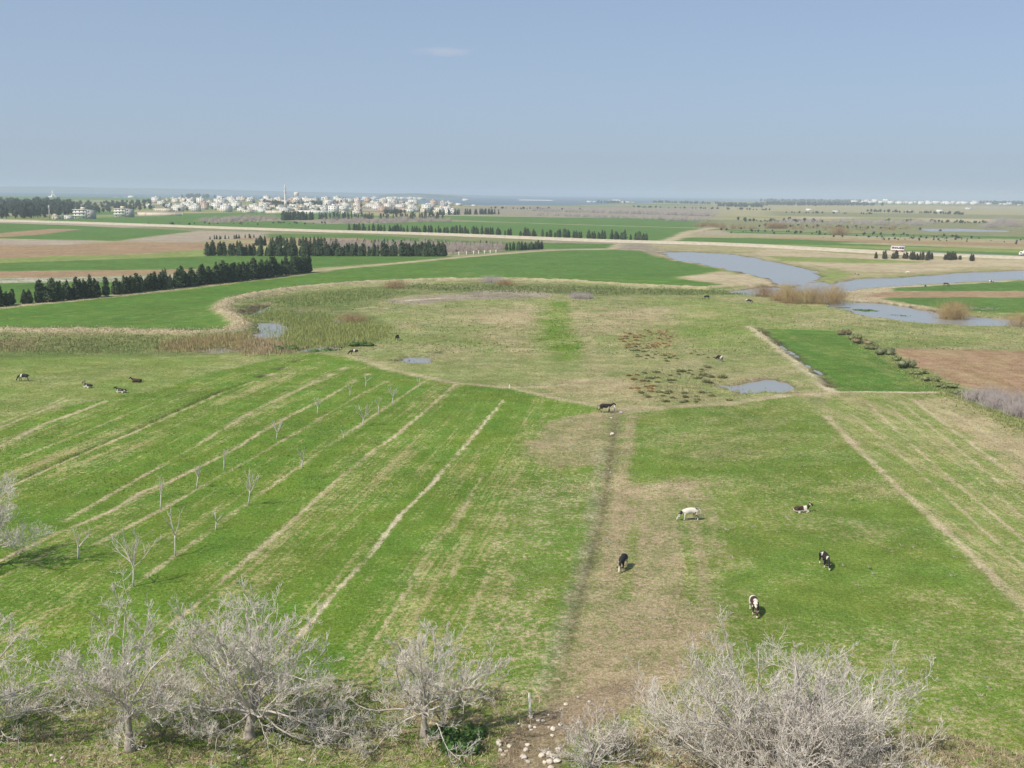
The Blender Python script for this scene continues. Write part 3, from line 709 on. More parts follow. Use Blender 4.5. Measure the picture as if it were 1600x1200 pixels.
def limb_mesh(name, out, mat):
    mb = MB(); G_ = {}; mi = []
    for lv, pts, rad in out:
        G_.setdefault((len(pts), 6 if lv == 0 else (4 if lv == 1 else 3)), []).append((pts, rad))
    for (k, n), lst in G_.items():
        P = np.array([[tuple(p) for p in a[0]] for a in lst]); R = np.array([a[1] for a in lst]); m = len(lst)
        T = np.gradient(P, axis=1); T /= np.linalg.norm(T, axis=2)[..., None] + 1e-9
        ref = np.where(np.abs(T[:, :1, 2:3]) > .9, np.array([[[1.0, 0, 0]]]), np.array([[[0, 0, 1.0]]]))
        A = np.cross(T, np.broadcast_to(ref, T.shape)); A /= np.linalg.norm(A, axis=2)[..., None] + 1e-9; B = np.cross(T, A)
        an = np.arange(n) * 2 * math.pi / n
        V = P[:, :, None, :] + R[:, :, None, None] * (A[:, :, None, :] * np.cos(an)[None, None, :, None] + B[:, :, None, :] * np.sin(an)[None, None, :, None])
        i = (np.arange(m)[:, None, None] * k + np.arange(k - 1)[None, :, None]) * n; j = np.arange(n)[None, None, :]; j2 = (j + 1) % n
        F = np.stack([i + j, i + j2, i + n + j2, i + n + j], -1).reshape(-1, 4)
        mb.add(V.reshape(-1, 3), F4=F); mi.append(np.full(len(F), 1 if n > 3 else 0, dtype=np.int32))
    me = mb.mesh(name, mat, True); me.materials.append(M['limb_bark']); me.polygons.foreach_set('material_index', np.concatenate(mi))
    return me
SPEC = [
 dict(seg=.60, wig=.14, up=.08, sag=.03, taper=.22, kids=11, k0=.18, ang=(.5, 1.2), len=.47, rr=.48, lift=.10),
 dict(seg=.36, wig=.20, up=.14, sag=.05, taper=.35, kids=8, k0=.12, ang=(.5, 1.15), len=.46, rr=.55, lift=.18),
 dict(seg=.32, wig=.24, up=.20, sag=.0, taper=.5, kids=5.5, k0=.10, ang=(.45, 1.1), len=.55, rr=.62, lift=.25),
 dict(seg=.50, wig=.26, up=.30, sag=.0, taper=.6, kids=0, k0=.2, ang=(.4, .9), len=.5, rr=.7),
]
def bare_tree(name, label, base, seed, height, radius, limbs, trunk_h, trunk_r, low=.35, group=None, stems=False, spec=SPEC, mat='bark'):
    r = random.Random(seed)
    z0 = ground_z(*base)
    t = thing(name, label, 'tree', (base[0], base[1], z0), 0, group)
    top = Vector((r.uniform(-.3, .3), r.uniform(-.2, .2), trunk_h))
    if not stems:
        mb = MB()
        k = 7; P = []; R = []
        for i in range(k):
            q = i / (k - 1)
            P.append((top.x * q + r.uniform(-.05, .05), top.y * q + r.uniform(-.05, .05), -.25 + (trunk_h + .35) * q))
            R.append(trunk_r * (1.35 - .75 * min(1, q * 2.2) * .6 - .25 * q) * r.uniform(.93, 1.07))
        mb.tube(P, R, 9); mb.build('trunk', M['trunk_bark'], t, True)
    for i in range(limbs):
        az = i * 2.39996 + r.uniform(-.3, .3)
        f = i / max(1, limbs - 1)               # 0 upright .. 1 spreading
        f = f ** .8
        inc = (.12 + 1.35 * f) if f < 1 - low else r.uniform(1.25, 1.75)
        L = 1 / math.sqrt((math.sin(inc) / radius) ** 2 + (math.cos(inc) / (height - trunk_h)) ** 2)
        L *= r.uniform(.88, 1.06)
        d = Vector((math.sin(inc) * math.cos(az), math.sin(inc) * math.sin(az), math.cos(inc)))
        p = top * (r.uniform(.72, 1.0) if not stems else 0) + Vector((r.uniform(-.4, .4), r.uniform(-.4, .4), 0.05)) * (1 if stems else .15)
        sp = [dict(spec[0])] + spec[1:]
        sp[0]['up'] = .03 if inc < 1.2 else .11; sp[0]['sag'] = .03 if inc < 1.2 else .07
        out = []
        grow(r, p, d, L, trunk_r * (.29 if not stems else .8) * (1 - .30 * f), 0, sp, out)
        obj('limb', limb_mesh('limb', out, M[mat]), t)
    return t
g = lambda px, py: G(px, py)
bare_tree('fig_tree', 'tall narrow bare fig tree with a straight grey trunk, second from the left edge', g(205, 1172), 3, 10.0, 4.9, 15, 2.8, .27, low=.26)
bare_tree('fig_tree', 'wide bushy bare fig tree left of centre with long drooping lower limbs', g(388, 1152), 23, 9.6, 7.2, 20, 1.9, .36, low=.34)
bare_tree('fig_tree', 'smaller bare fig tree with a forked trunk left of the white post', g(662, 1150), 5, 7.8, 5.8, 15, 1.9, .27, low=.34)
bare_tree('fig_tree', 'huge domed mass of pale bare fig branches at the bottom right', g(1228, 1228), 21, 7.9, 10.2, 46, .8, .44, low=.30)
bare_tree('fig_tree', 'bare fig tree cut off by the left edge at the bottom', g(-62, 1170), 14, 9.6, 7.6, 13, 2.0, .36, low=.36)
bare_tree('fig_tree', 'bare fig tree at the left edge, higher up beside the crop stripes', g(-24, 888), 17, 9.6, 5.6, 12, 2.2, .32, low=.34)
SP2 = [dict(SPEC[0], kids=8, seg=.3, len=.45), dict(SPEC[1], kids=6, seg=.25), dict(SPEC[2], kids=4, seg=.2), SPEC[3]]
bare_tree('fig_shrub', 'low tangled leafless fig shrub beside the stones and the muddy lane', g(932, 1196), 31, 3.6, 3.3, 20, .2, .07, low=.3, stems=True, spec=SP2)

# young orchard trees
YS = [dict(seg=.3, wig=.10, up=.10, sag=0, taper=.4, kids=5, k0=.3, ang=(.35, .8), len=.45, rr=.55, lift=.2),
      dict(seg=.22, wig=.12, up=.12, sag=0, taper=.5, kids=3, k0=.2, ang=(.35, .8), len=.5, rr=.7, lift=.2),
      dict(seg=.2, wig=.12, up=.1, sag=0, taper=.6, kids=0, k0=.2, ang=(.4, .8), len=.5, rr=.7)]
def young_tree(base, h, seed, label, limbs=4, spread=.55):
    r = random.Random(seed)
    t = thing('young_tree', label, 'tree', (*base, ground_z(*base)), 0, 'young bare trees in the striped crop field')
    th = h * r.uniform(.36, .48); lean = Vector((r.uniform(-.05, .18), r.uniform(-.1, .1), 1)).normalized()
    P = [lean * (th * q) + Vector((0, 0, -.1)) for q in (0, .35, .7, 1.03)]
    MB().tube([tuple(p) for p in P], [.085, .075, .065, .055], 6).build('trunk', M['young_bark'], t, True)
    for i in range(limbs):
        az = i * 2.4 + r.uniform(-.5, .5); inc = r.uniform(.15, .15 + spread)
        d = Vector((math.sin(inc) * math.cos(az), math.sin(inc) * math.sin(az), math.cos(inc)))
        out = []
        grow(r, P[-1] * r.uniform(.8, .98), d, (h - th) * r.uniform(.75, 1.05), .045, 0, YS, out)
        obj('limb', limb_mesh('limb', out, M['bark']), t)
    return t
for i, (px, py, top, lab, lb, spd) in enumerate([
 (208, 916, 828, 'young bare tree with a wide fan of limbs, just above the narrow fig tree', 7, .95),
 (274, 870, 790, 'young bare tree forked into two upright limbs, right of the wide fan-shaped one', 3, .45),
 (122, 874, 818, 'thin young bare tree nearest to the left edge', 4, .9),
 (251, 795, 745, 'slender young bare tree standing on the tan line left of the stone patch', 3, .4),
 (307, 762, 724, 'young bare tree leaning right beside the tan furrow line', 4, .6),
 (350, 733, 698, 'small young bare tree, fourth up the tan furrow line', 4, .5),
 (388, 790, 734, 'bushy low-branched young bare tree right of the furrow line', 8, .6),
 (337, 828, 794, 'short thin young bare tree between the two forked ones', 3, .4),
 (432, 686, 654, 'young bare tree with a bushy head on the long tan line', 6, .8),
 (472, 731, 698, 'young bare tree alone in the middle of the green stripe', 3, .4),
 (496, 648, 621, 'young bare tree on the tan line where three stand in a slant row', 4, .5),
 (547, 618, 598, 'small young bare tree near the upper end of the tan line', 3, .5),
 (571, 605, 582, 'farthest small young bare tree on the left row', 3, .5),
 (566, 666, 628, 'tallest young bare tree of the right-hand row', 6, .7),
 (537, 685, 670, 'tiny sapling below the tallest young tree', 2, .4),
 (592, 647, 620, 'thin young bare tree just right of the tallest one', 3, .3),
 (613, 632, 602, 'young bare tree with spreading head, upper right row', 6, .7),
 (654, 606, 588, 'last young bare tree by the pasture edge', 3, .5)]):
    b = g(px, py); d = math.hypot(b[1], CAM_H)
    young_tree(b, (py - top) * d / FPX / math.cos(math.atan2(CAM_H, b[1])) * 1.0, 100 + i, lab, lb, spd)

# ------------------------------------------------------------------ leaf clouds
def leaf_tris(rng, C_, Nn, size, cols=None):
    """one triangle per leaf clump at C_ facing roughly Nn"""
    n = len(C_)
    t = rng.normal(size=(n, 3)); Nn = Nn + .6 * rng.normal(size=(n, 3)); Nn /= np.linalg.norm(Nn, axis=1)[:, None]
    a = np.cross(Nn, t); a /= np.linalg.norm(a, axis=1)[:, None]; b = np.cross(Nn, a)
    s = size * rng.uniform(.6, 1.4, n)[:, None]
    V = np.stack([C_ - a * s * .5, C_ + a * s * .5, C_ + b * s * .9], 1).reshape(-1, 3)
    F = np.arange(n * 3).reshape(-1, 3)
    return V, F
def leaf_mat(name, col, rand=.2):
    m = simple_mat(name, col, .85, .45, 1.1, .15, 0, rand)
    return m
M['cypress'] = leaf_mat('cypress_foliage', (.060, .085, .041), .3)
M['cypress_brown'] = leaf_mat('browned_cypress_foliage', (.070, .070, .042), .25)
M['woodfol'] = leaf_mat('dark_tree_foliage', (.042, .058, .036), .2)
M['dark_bark'] = simple_mat('dark_bark', (.12, .09, .065), .95)
def cypress_meshes(seed, h=1.0, w=.17, ragged=.25, mat='cypress', n=520):
    rng = np.random.default_rng(seed)
    # unit height; a few vertical shoots merged into one spire
    shoots = [(0, 0, 1.0, w)] + [(rng.uniform(-.8, .8) * w, rng.uniform(-.8, .8) * w, rng.uniform(.5, .92), w * rng.uniform(.4, .65)) for _ in range(rng.integers(2, 5))]
    Cs = []; Ns = []; core = MB()
    for sx, sy, sh, sw in shoots:
        k = int(n * sh * sw / w / 1.6)
        q = rng.beta(1.1, 1.5, k)
        prof = sw * (np.minimum(1, q * 5 + .35)) * (1 - q) ** .75 + .012
        a = rng.uniform(0, 2 * math.pi, k)
        lump = 1 + ragged * np.sin(a * 3 + q * 17 + seed) * rng.uniform(.4, 1.2, k)
        rr = prof * lump * rng.uniform(.55, 1.25, k)
        Cs.append(np.stack([sx + rr * np.cos(a), sy + rr * np.sin(a), .05 + q * (sh - .07)], 1))
        Ns.append(np.stack([np.cos(a), np.sin(a), np.full(k, .7)], 1))
        core.lathe([(sw * .45, .05), (sw * .75, .16 * sh), (sw * .55, .5 * sh), (sw * .22, .8 * sh), (.004, .96 * sh)], 7, sx, sy)
    V, F = leaf_tris(rng, np.concatenate(Cs), np.concatenate(Ns), .08)
    V[:, 2] = np.maximum(V[:, 2], .03)
    core.add(V, F3=F)
    crown = core.mesh('crown', M[mat])
    trunk = MB().tube([(0, 0, -.03), (0, 0, .06), (.005, 0, .2)], [.022, .018, .012], 6).mesh('trunk', M['dark_bark'])
    return trunk, crown
CY = [cypress_meshes(40 + i, w=[.16, .19, .23, .17, .24, .15, .21, .18][i], ragged=[.3, .45, .4, .35, .5, .3, .4, .45][i]) for i in range(8)]
CYB = [cypress_meshes(60 + i, w=.2, ragged=.35, mat='cypress_brown') for i in range(3)]
def cypress(loc, h, variant, label, group, rz, bank=CY, wide=1.0):
    t = thing('cypress_tree', label, 'tree', loc, rz, group); t.scale = (h * wide, h * wide, h)
    a, b = bank[variant % len(bank)]
    obj('trunk', a, t); obj('crown', b, t)
    return t
def cypress_row(px, n, h0, h1, label, group, jit=1.2, skip=(), wide=1.0):
    P = GP(px); d = np.concatenate([[0], np.cumsum(np.linalg.norm(np.diff(P, axis=0), axis=1))])
    ts = np.sort((np.arange(n) + .5 + np.array([rnd.uniform(-.42, .42) for _ in range(n)])) / n)
    xs = np.interp(ts * d[-1], d, P[:, 0]); ys = np.interp(ts * d[-1], d, P[:, 1])
    zs = ground_zs(np.stack([xs, ys], 1))
    for i in range(n):
        if any(a < ts[i] < b for a, b in skip): continue
        h = (h0 + (h1 - h0) * ts[i]) * rnd.choice([.72, .86, .94, 1, 1, 1.07, 1.15]) * rnd.uniform(.93, 1.07)
        cypress((xs[i] + rnd.uniform(-jit, jit) * .4, ys[i] + rnd.uniform(-jit, jit), zs[i] - .05), h, rnd.randrange(8), label, group, rnd.uniform(0, 6.3), wide=wide * rnd.uniform(.85, 1.3))
cypress_row([(-6, 479.5), (24, 475.5)], 5, 5.6, 5.6, 'dark cypress at the left end of the near windbreak, before its first gap', 'cypresses at the left end of the near windbreak')
cypress_row([(34, 475), (100, 469), (165, 463)], 24, 5.9, 6.4, 'dark cypress in the middle stretch of the near windbreak between its two gaps', 'cypresses in the middle stretch of the near windbreak')
cypress_row([(179, 460.5), (300, 447), (400, 436), (486, 425)], 64, 6.3, 8.0, 'dark cypress in the long right stretch of the near windbreak along the dirt track', 'cypresses in the long stretch of the near windbreak')
cypress_row([(322, 399.5), (500, 400), (694, 400.5)], 76, 7.2, 7.6, 'dark cypress in the front row of the middle windbreak before the bare orchard', 'cypresses in the front row of the middle windbreak')
cypress_row([(400, 384), (530, 384)], 22, 6.0, 5.4, 'dark cypress in the short back row of the middle windbreak', 'cypresses in the back row of the middle windbreak')
cypress_row([(555, 382), (790, 385.5)], 34, 3.8, 3.8, 'small dark cypress in the thin row behind the bare orchard', 'cypresses in the thin row behind the orchard')
cypress_row([(785, 391.5), (815, 391), (848, 389)], 15, 5.2, 5.4, 'dark cypress in the short clump ending at the right of the middle windbreak', 'cypresses in the clump right of the orchard')
cypress_row([(545, 360), (700, 364.5), (880, 371.5), (1012, 376)], 88, 6.6, 6.6, 'dark cypress in the long straight row just beyond the main road', 'cypresses in the row beyond the road', skip=((.585, .6), (.655, .675)))
for i, (px, py, hp, lab) in enumerate([(1369, 404, 10, 'lone small cypress at the left end of the riverside roadside group'), (1383, 405, 14, 'tall cypress just left of the pink and white bus'),
    (1396, 404.5, 10, 'cypress standing before the middle of the pink and white bus'), (1400, 404, 13, 'cypress standing before the right end of the pink and white bus'),
    (1412, 404, 9, None), (1416, 404.5, 11, None), (1425, 406, 13, None), (1428, 406, 12, None), (1433, 406.5, 11, None), (1441, 406.5, 13, None), (1448, 407, 12, None), (1451, 406, 14, None), (1455, 405, 10, None),
    (1476, 406, 9, 'c'), (1480, 406, 13, 'c'), (1484, 406.5, 12, 'c'), (1488, 406, 13, 'c'), (1492, 406, 12, 'c'), (1500, 406, 7, 'small round cypress right of the dense roadside clump'), (1517, 408, 11, 'pair of slim cypresses' ), (1520, 408, 11, 'r')]):
    b = g(px, py); d = b[1]
    lb = {None: 'small cypress in the scattered riverside row right of the bus', 'c': 'small cypress packed in the dense roadside clump', 'pair of slim cypresses': 'left cypress of the last slim pair towards the truck', 'r': 'right cypress of the last slim pair towards the truck'}.get(lab, lab)
    grp = {None: 'cypresses in the scattered riverside row', 'c': 'cypresses in the dense roadside clump'}.get(lab, 'cypresses between road and river')
    cypress((*b, ground_z(*b)), hp * d / FPX * 1.05, i, lb, grp, i * 1.3, bank=CYB, wide=1.25)

# ------------------------------------------------------------------ far belts of trees, each a mass
def crown_mass(rng, P, hs, ws, mat, name, nleaf=60, leaf=.16, shape='round'):
    Cs = []; Ns = []; S = []
    mb = MB()
    for (x, y, z), h, w in zip(P, hs, ws):
        a = rng.uniform(0, 2 * math.pi, nleaf); q = rng.uniform(0, 1, nleaf)
        if shape == 'round':
            rr = w * np.sqrt(np.maximum(0.02, 1 - (q * 2 - 1) ** 2)) * rng.uniform(.6, 1.1, nleaf); zz = h * (.15 + .85 * q)
        else:
            rr = w * (1 - q) ** .7 * rng.uniform(.6, 1.1, nleaf); zz = h * (.03 + .97 * q)
        Cs.append(np.stack([x + rr * np.cos(a), y + rr * np.sin(a), z + zz], 1)); Ns.append(np.stack([np.cos(a), np.sin(a), q * 1.5 - .3], 1)); S.append(np.full(nleaf, h * leaf))
        if shape == 'round':
            mb.lathe([(w * .1, z), (w * .12, z + h * .2), (w * .62, z + h * .35), (w * .7, z + h * .6), (w * .4, z + h * .85), (.05, z + h * .95)], 6, x, y)
        else:
            mb.lathe([(w * .5, z), (w * .7, z + h * .25), (w * .3, z + h * .7), (.02, z + h * .95)], 5, x, y)
    C_ = np.concatenate(Cs); N_ = np.concatenate(Ns); S = np.concatenate(S)
    V, F = leaf_tris(rng, C_, N_, 1.0)
    V = C_.repeat(3, 0) + (V - C_.repeat(3, 0)) * S.repeat(3)[:, None]
    mb.add(V, F3=F)
    return tag(mb.build(name, mat), kind='stuff')
def scatter_px(rng, poly, n):
    xs = [p[0] for p in poly]; ys = [p[1] for p in poly]; P = np.array(poly, float); out = []
    while len(out) < n:
        x = rng.uniform(min(xs), max(xs)); y = rng.uniform(min(ys), max(ys))
        if inside(np.array([x]), np.array([y]), P)[0]: out.append(G(x, y))
    out = np.array(out); z = ground_zs(out)
    return np.concatenate([out, z[:, None]], 1)
def scatter_line(rng, pts, n, jx, jy):
    P = GP(pts); d = np.concatenate([[0], np.cumsum(np.linalg.norm(np.diff(P, axis=0), axis=1))]); t = rng.uniform(0, d[-1], n)
    o = np.stack([np.interp(t, d, P[:, 0]) + rng.normal(0, jx, n), np.interp(t, d, P[:, 1]) + rng.normal(0, jy, n)], 1)
    return np.concatenate([o, ground_zs(o)[:, None]], 1)
rng = np.random.default_rng(5)
def belt(name, P, h0, h1, w, mat, shape='round', nleaf=60):
    n = len(P); hs = rng.uniform(h0, h1, n); return crown_mass(rng, P, hs, hs * w * rng.uniform(.7, 1.3, n), M[mat], name, nleaf, .16, shape)
belt('wood', scatter_px(rng, [(-160, 318), (0, 320), (60, 321), (112, 325), (112, 337), (60, 341), (0, 343), (-160, 345)], 460), 11, 17, .36, 'woodfol', nleaf=70)
belt('wood', scatter_px(rng, [(112, 322), (240, 320), (235, 330), (150, 334), (112, 336)], 150), 6, 9, .45, 'woodfol', nleaf=60)
belt('tree_belt', scatter_line(rng, [(440, 344), (492, 343.5)], 40, 3, 6), 8, 11, .2, 'cypress', 'cone')
belt('tree_belt', scatter_line(rng, [(500, 342.5), (600, 342), (690, 341.5)], 75, 3, 12), 6, 9, .22, 'woodfol', 'cone')
belt('tree_belt', scatter_line(rng, [(672, 336), (772, 335)], 40, 4, 8), 7, 10, .26, 'woodfol', 'cone')
belt('tree_belt', scatter_line(rng, [(605, 335), (625, 334)], 20, 4, 10), 6, 8, .4, 'woodfol')
belt('tree_belt', scatter_line(rng, [(330, 374.5), (402, 371.5)], 22, 2, 2), 2, 3.2, .25, 'cypress', 'cone')
belt('tree_belt', scatter_line(rng, [(297, 309), (318, 309)], 34, 20, 40), 18, 24, .35, 'woodfol')
belt('tree_belt', scatter_line(rng, [(1020, 317.5), (1200, 322)], 110, 10, 30), 7, 12, .4, 'woodfol', nleaf=50)
belt('tree_belt', scatter_line(rng, [(1130, 323), (1185, 324)], 60, 10, 40), 8, 14, .4, 'woodfol', nleaf=50)
belt('tree_belt', scatter_line(rng, [(1200, 321), (1352, 322)], 190, 15, 90), 9, 15, .45, 'woodfol', nleaf=50)
belt('tree_belt', scatter_line(rng, [(1200, 316), (1340, 317)], 100, 15, 200), 16, 22, .5, 'woodfol', nleaf=40)
belt('tree_belt', scatter_line(rng, [(1545, 321), (1700, 325)], 120, 15, 160), 14, 22, .45, 'woodfol', nleaf=50)
belt('tree_belt', scatter_line(rng, [(1358, 331), (1514, 336)], 60, 4, 10), 4, 8, .5, 'woodfol', nleaf=50)
for nm_, ln_, n_, h0_, h1_, m_ in [('hedgerow', [(1120, 361), (1300, 366), (1600, 375), (1690, 378)], 90, 1.5, 3.0, 'woodfol'), ('hedgerow', [(1190, 353), (1420, 359)], 60, 1.5, 3.5, 'woodfol'), ('hedgerow', [(1300, 370), (1420, 373), (1600, 379)], 60, 1.2, 2.6, 'woodfol'),
    ('hedgerow', [(1150, 345.5), (1300, 348)], 50, 3, 6, 'woodfol'), ('hedgerow', [(980, 324), (1200, 329)], 70, 3, 7, 'woodfol'), ('hedgerow', [(1390, 346), (1620, 351)], 70, 2.5, 6, 'woodfol'), ('hedgerow', [(760, 328), (900, 329)], 50, 3, 6, 'woodfol'), ('hedgerow', [(1230, 333), (1350, 335)], 30, 3, 6, 'woodfol'), ('hedgerow', [(240, 351.5), (420, 349), (540, 350)], 50, 1.5, 3, 'woodfol')]:
    belt(nm_, scatter_line(rng, ln_, int(n_ * .7), 14, 26), h0_ * .7, h1_, .6, m_, nleaf=30)
# trees among the village houses are added with the village

# bare orchards and scrub far off: masses of leafless twigs
M['twig_grey'] = simple_mat('grey_twigs', (.30, .255, .22), .95, .2, .3)
M['twig_brown'] = simple_mat('brown_twigs', (.24, .165, .085), .95, .25, .6)
M['twig_ochre'] = simple_mat('ochre_twigs', (.31, .228, .11), .95, .25, .6)
M['twig_purple'] = simple_mat('mauve_grey_twigs', (.33, .29, .27), .95, .2, .6)
def twig_bush(rng, n, h, w, thick, flat=.0):
    """leafless bush: straight twigs fanning out from a base, each a thin three-sided spike with side shoots"""
    az = rng.uniform(0, 2 * math.pi, n); inc = np.abs(rng.normal(0, .55, n)); L = h * rng.uniform(.55, 1.08, n) / np.maximum(.55, np.cos(inc * .8))
    base = np.stack([rng.normal(0, w * .28, n), rng.normal(0, w * .28, n), np.zeros(n)], 1)
    d = np.stack([np.sin(inc) * np.cos(az), np.sin(inc) * np.sin(az), np.cos(inc)], 1)
    k = rng.uniform(.3, .8, n * 3); par = np.repeat(np.arange(n), 3)
    b2 = base[par] + d[par] * (L[par] * k)[:, None]
    d2 = d[par] + .7 * rng.normal(size=(n * 3, 3)); d2[:, 2] = np.abs(d2[:, 2]) + .3; d2 /= np.linalg.norm(d2, axis=1)[:, None]
    B = np.concatenate([base, b2]); D = np.concatenate([d, d2]); LL = np.concatenate([L, L[par] * rng.uniform(.25, .5, n * 3)])
    T = np.concatenate([np.full(n, thick), np.full(n * 3, thick * .6)])
    s = np.cross(D, rng.normal(size=D.shape)); s /= np.linalg.norm(s, axis=1)[:, None]; s2 = np.cross(D, s)
    tip = B + D * LL[:, None]
    V = np.stack([B + s * T[:, None], B - .5 * s * T[:, None] + .87 * s2 * T[:, None], B - .5 * s * T[:, None] - .87 * s2 * T[:, None], tip], 1).reshape(-1, 3)
    i = np.arange(len(B))[:, None] * 4
    F = np.concatenate([i + np.array([[0, 1, 3]]), i + np.array([[1, 2, 3]]), i + np.array([[2, 0, 3]])])
    return V, F
def twig_mass(name, P, h0, h1, w, mat, n=14, thick=.10):
    mb = MB()
    for x, y, z in P:
        h = rng.uniform(h0, h1); V, F = twig_bush(rng, n, h, w, thick); V = V + np.array([x, y, z]); mb.add(V, F3=F)
    return tag(mb.build(name, M[mat]), kind='stuff')
twig_mass('bare_orchard', scatter_px(rng, [(480, 382), (690, 382), (690, 393), (560, 393)], 150), 4, 5.5, 2.2, 'twig_grey')
twig_mass('bare_orchard', scatter_px(rng, [(694, 384), (790, 386), (786, 392), (694, 397)], 80), 3.5, 5, 2.2, 'twig_grey')
twig_mass('bare_orchard', scatter_px(rng, [(500, 344), (690, 343), (710, 347), (520, 350)], 130), 4.5, 6, 3, 'twig_grey', thick=.16)
twig_mass('bare_orchard', scatter_px(rng, [(310, 346), (370, 341), (430, 340), (435, 344), (345, 348)], 90), 4.5, 6, 3, 'twig_grey', thick=.16)
twig_mass('bare_orchard', scatter_line(rng, [(833, 330.5), (950, 333), (1115, 338)], 160, 6, 14), 6, 9, 4, 'twig_purple', thick=.25)
twig_mass('bare_orchard', scatter_line(rng, [(840, 336.5), (890, 338), (1000, 342), (1095, 346)], 110, 6, 14), 5, 7, 4, 'twig_purple', thick=.2)
twig_mass('roadside_scrub', scatter_line(rng, [(1095, 354), (1110, 353), (1135, 357), (1190, 358)], 40, 4, 8), 3, 6, 3, 'twig_brown', thick=.16)
twig_mass('field_scrub', scatter_px(rng, [(1200, 345), (1460, 347), (1460, 352), (1200, 351)], 120), 3, 7, 4, 'twig_purple', thick=.2)
twig_mass('field_scrub', scatter_px(rng, [(1200, 352), (1420, 356), (1420, 362), (1200, 358)], 60), 2, 4, 3, 'twig_brown', thick=.16)
# ------------------------------------------------------------------ shrubs by the water, hedge and tussocks
def twig_shrub(name, label, px, py, h, w, mat, seed, n=150, group=None, clumps=1, thick=.028):
    r = np.random.default_rng(seed); b = G(px, py)
    t = thing(name, label, 'shrub', (*b, ground_z(*b) - .05), 0, group)
    mb = MB(); core = MB()
    for c in range(clumps):
        ox = (c - (clumps - 1) / 2) * w * .62 if clumps > 1 else 0; oy = r.uniform(-.4, .4)
        V, F = twig_bush(r, n, h * r.uniform(.75, 1.0), w / clumps * 1.5, thick); V = V + np.array([ox, oy, 0]); mb.add(V, F3=F)
        V, F = twig_bush(r, n, h * .7, w / clumps * 2.0, thick * .8); V = V + np.array([ox, oy, 0]); mb.add(V, F3=F)
        for k in range(7):
            a = r.uniform(0, 6.28); q = r.uniform(.1, .5)
            core.tube([(ox, oy, -.1), (ox + math.cos(a) * q * .5, oy + math.sin(a) * q * .5, h * .2), (ox + math.cos(a) * q * w * .4, oy + math.sin(a) * q * w * .4, h * .55)], [.07, .05, .025], 5)
    core.build('stem', M['dark_bark'], t); mb.build('crown', M[mat], t)
    return t
for i, (px, py, h, w, mat, cl, lab) in enumerate([
 (1270, 474, 8.8, 12, 'twig_ochre', 3, 'large rusty leafless willow thicket on the pasture edge by the river'),
 (1228, 470, 4.6, 6, 'twig_brown', 2, 'lower rusty brown shrub at the left end of the large thicket'),
 (1300, 466, 5.0, 4, 'twig_ochre', 1, 'small olive brown shrub at the right end of the large thicket'),
 (1194, 463, 5.4, 4.5, 'twig_brown', 1, 'dark brown shrub standing at the narrow water left of the thicket'),
 (1488, 496, 6.8, 5.6, 'twig_ochre', 2, 'rounded ochre bush standing alone on the lower river bank'),
 (1596, 510, 5.0, 5.0, 'twig_ochre', 1, 'ochre bush on the river bank cut by the right edge'),
 (551, 502, 3.4, 4.4, 'twig_brown', 1, 'round rusty shrub at the edge of the reed marsh'),
 (617, 450, 4.0, 4.2, 'twig_brown', 1, 'brown shrub on the curved earth bank beyond the marsh'),
 (768, 441, 3.6, 5.0, 'twig_purple', 1, 'greyish shrub on the earth bank in front of the wide green field'),
 (790, 445, 3.2, 4.2, 'twig_brown', 1, 'low brown shrub right of the greyish bank shrub'),
 (908, 466, 2.4, 5.0, 'twig_purple', 2, 'pale grey bramble patch at the upper edge of the pasture'),
 (1538, 626, 3.0, 4.6, 'twig_purple', 2, 'grey leafless bush at the lower corner of the ploughed field'),
 (1572, 638, 3.2, 4.4, 'twig_purple', 2, 'middle grey leafless bush of the three below the ploughed field'),
 (1606, 650, 3.2, 4.4, 'twig_purple', 2, 'grey leafless bush below the ploughed field, cut by the right edge'),
 (1310, 367, 8, 9, 'twig_brown', 1, 'rusty round shrub standing alone in the far strip fields'),
 (1212, 357, 8, 14, 'twig_brown', 2, 'wide brown shrub left in the far strip fields'),
 (1434, 352, 9, 12, 'twig_purple', 1, 'grey leafless tree clump in the far fields above the flood pool'),
 (1376, 352, 10, 12, 'twig_purple', 1, 'mauve leafless clump in the far scrub strip'),
 (1548, 356, 9, 10, 'twig_purple', 1, 'left bare tree of the far group near the right edge'),
 (1566, 352, 14, 12, 'twig_purple', 1, 'tallest bare tree of the far group near the right edge'),
 (1582, 354, 12, 12, 'twig_purple', 1, 'right bare tree of the far group near the right edge'),
 (1494, 478, 1.6, 3, 'twig_brown', 1, 'low brown scrub right behind the rounded ochre bush')]):
    twig_shrub('shrub', lab, px, py, h, w, mat, 300 + i, n=170, clumps=cl, thick=.03 if py > 400 else .09)
# driftwood by the river bank
b = G(1530, 484); t = thing('brushwood_pile', 'pale heap of cut branches on the bank right of the rounded ochre bush', 'brushwood', (*b, ground_z(*b)))
for k in range(26):
    a = rnd.uniform(0, 6.28); p0 = (rnd.uniform(-7, 5), rnd.uniform(-1, 1), .1); L = rnd.uniform(1.5, 3.2)
    MB().tube([p0, (p0[0] + math.cos(a) * L * .5, p0[1] + math.sin(a) * L * .4, rnd.uniform(.2, .6)), (p0[0] + math.cos(a) * L, p0[1] + math.sin(a) * L * .7, rnd.uniform(.1, 1.1))], [.08, .06, .03], 5).build('branch', M['trunk_bark'], t)

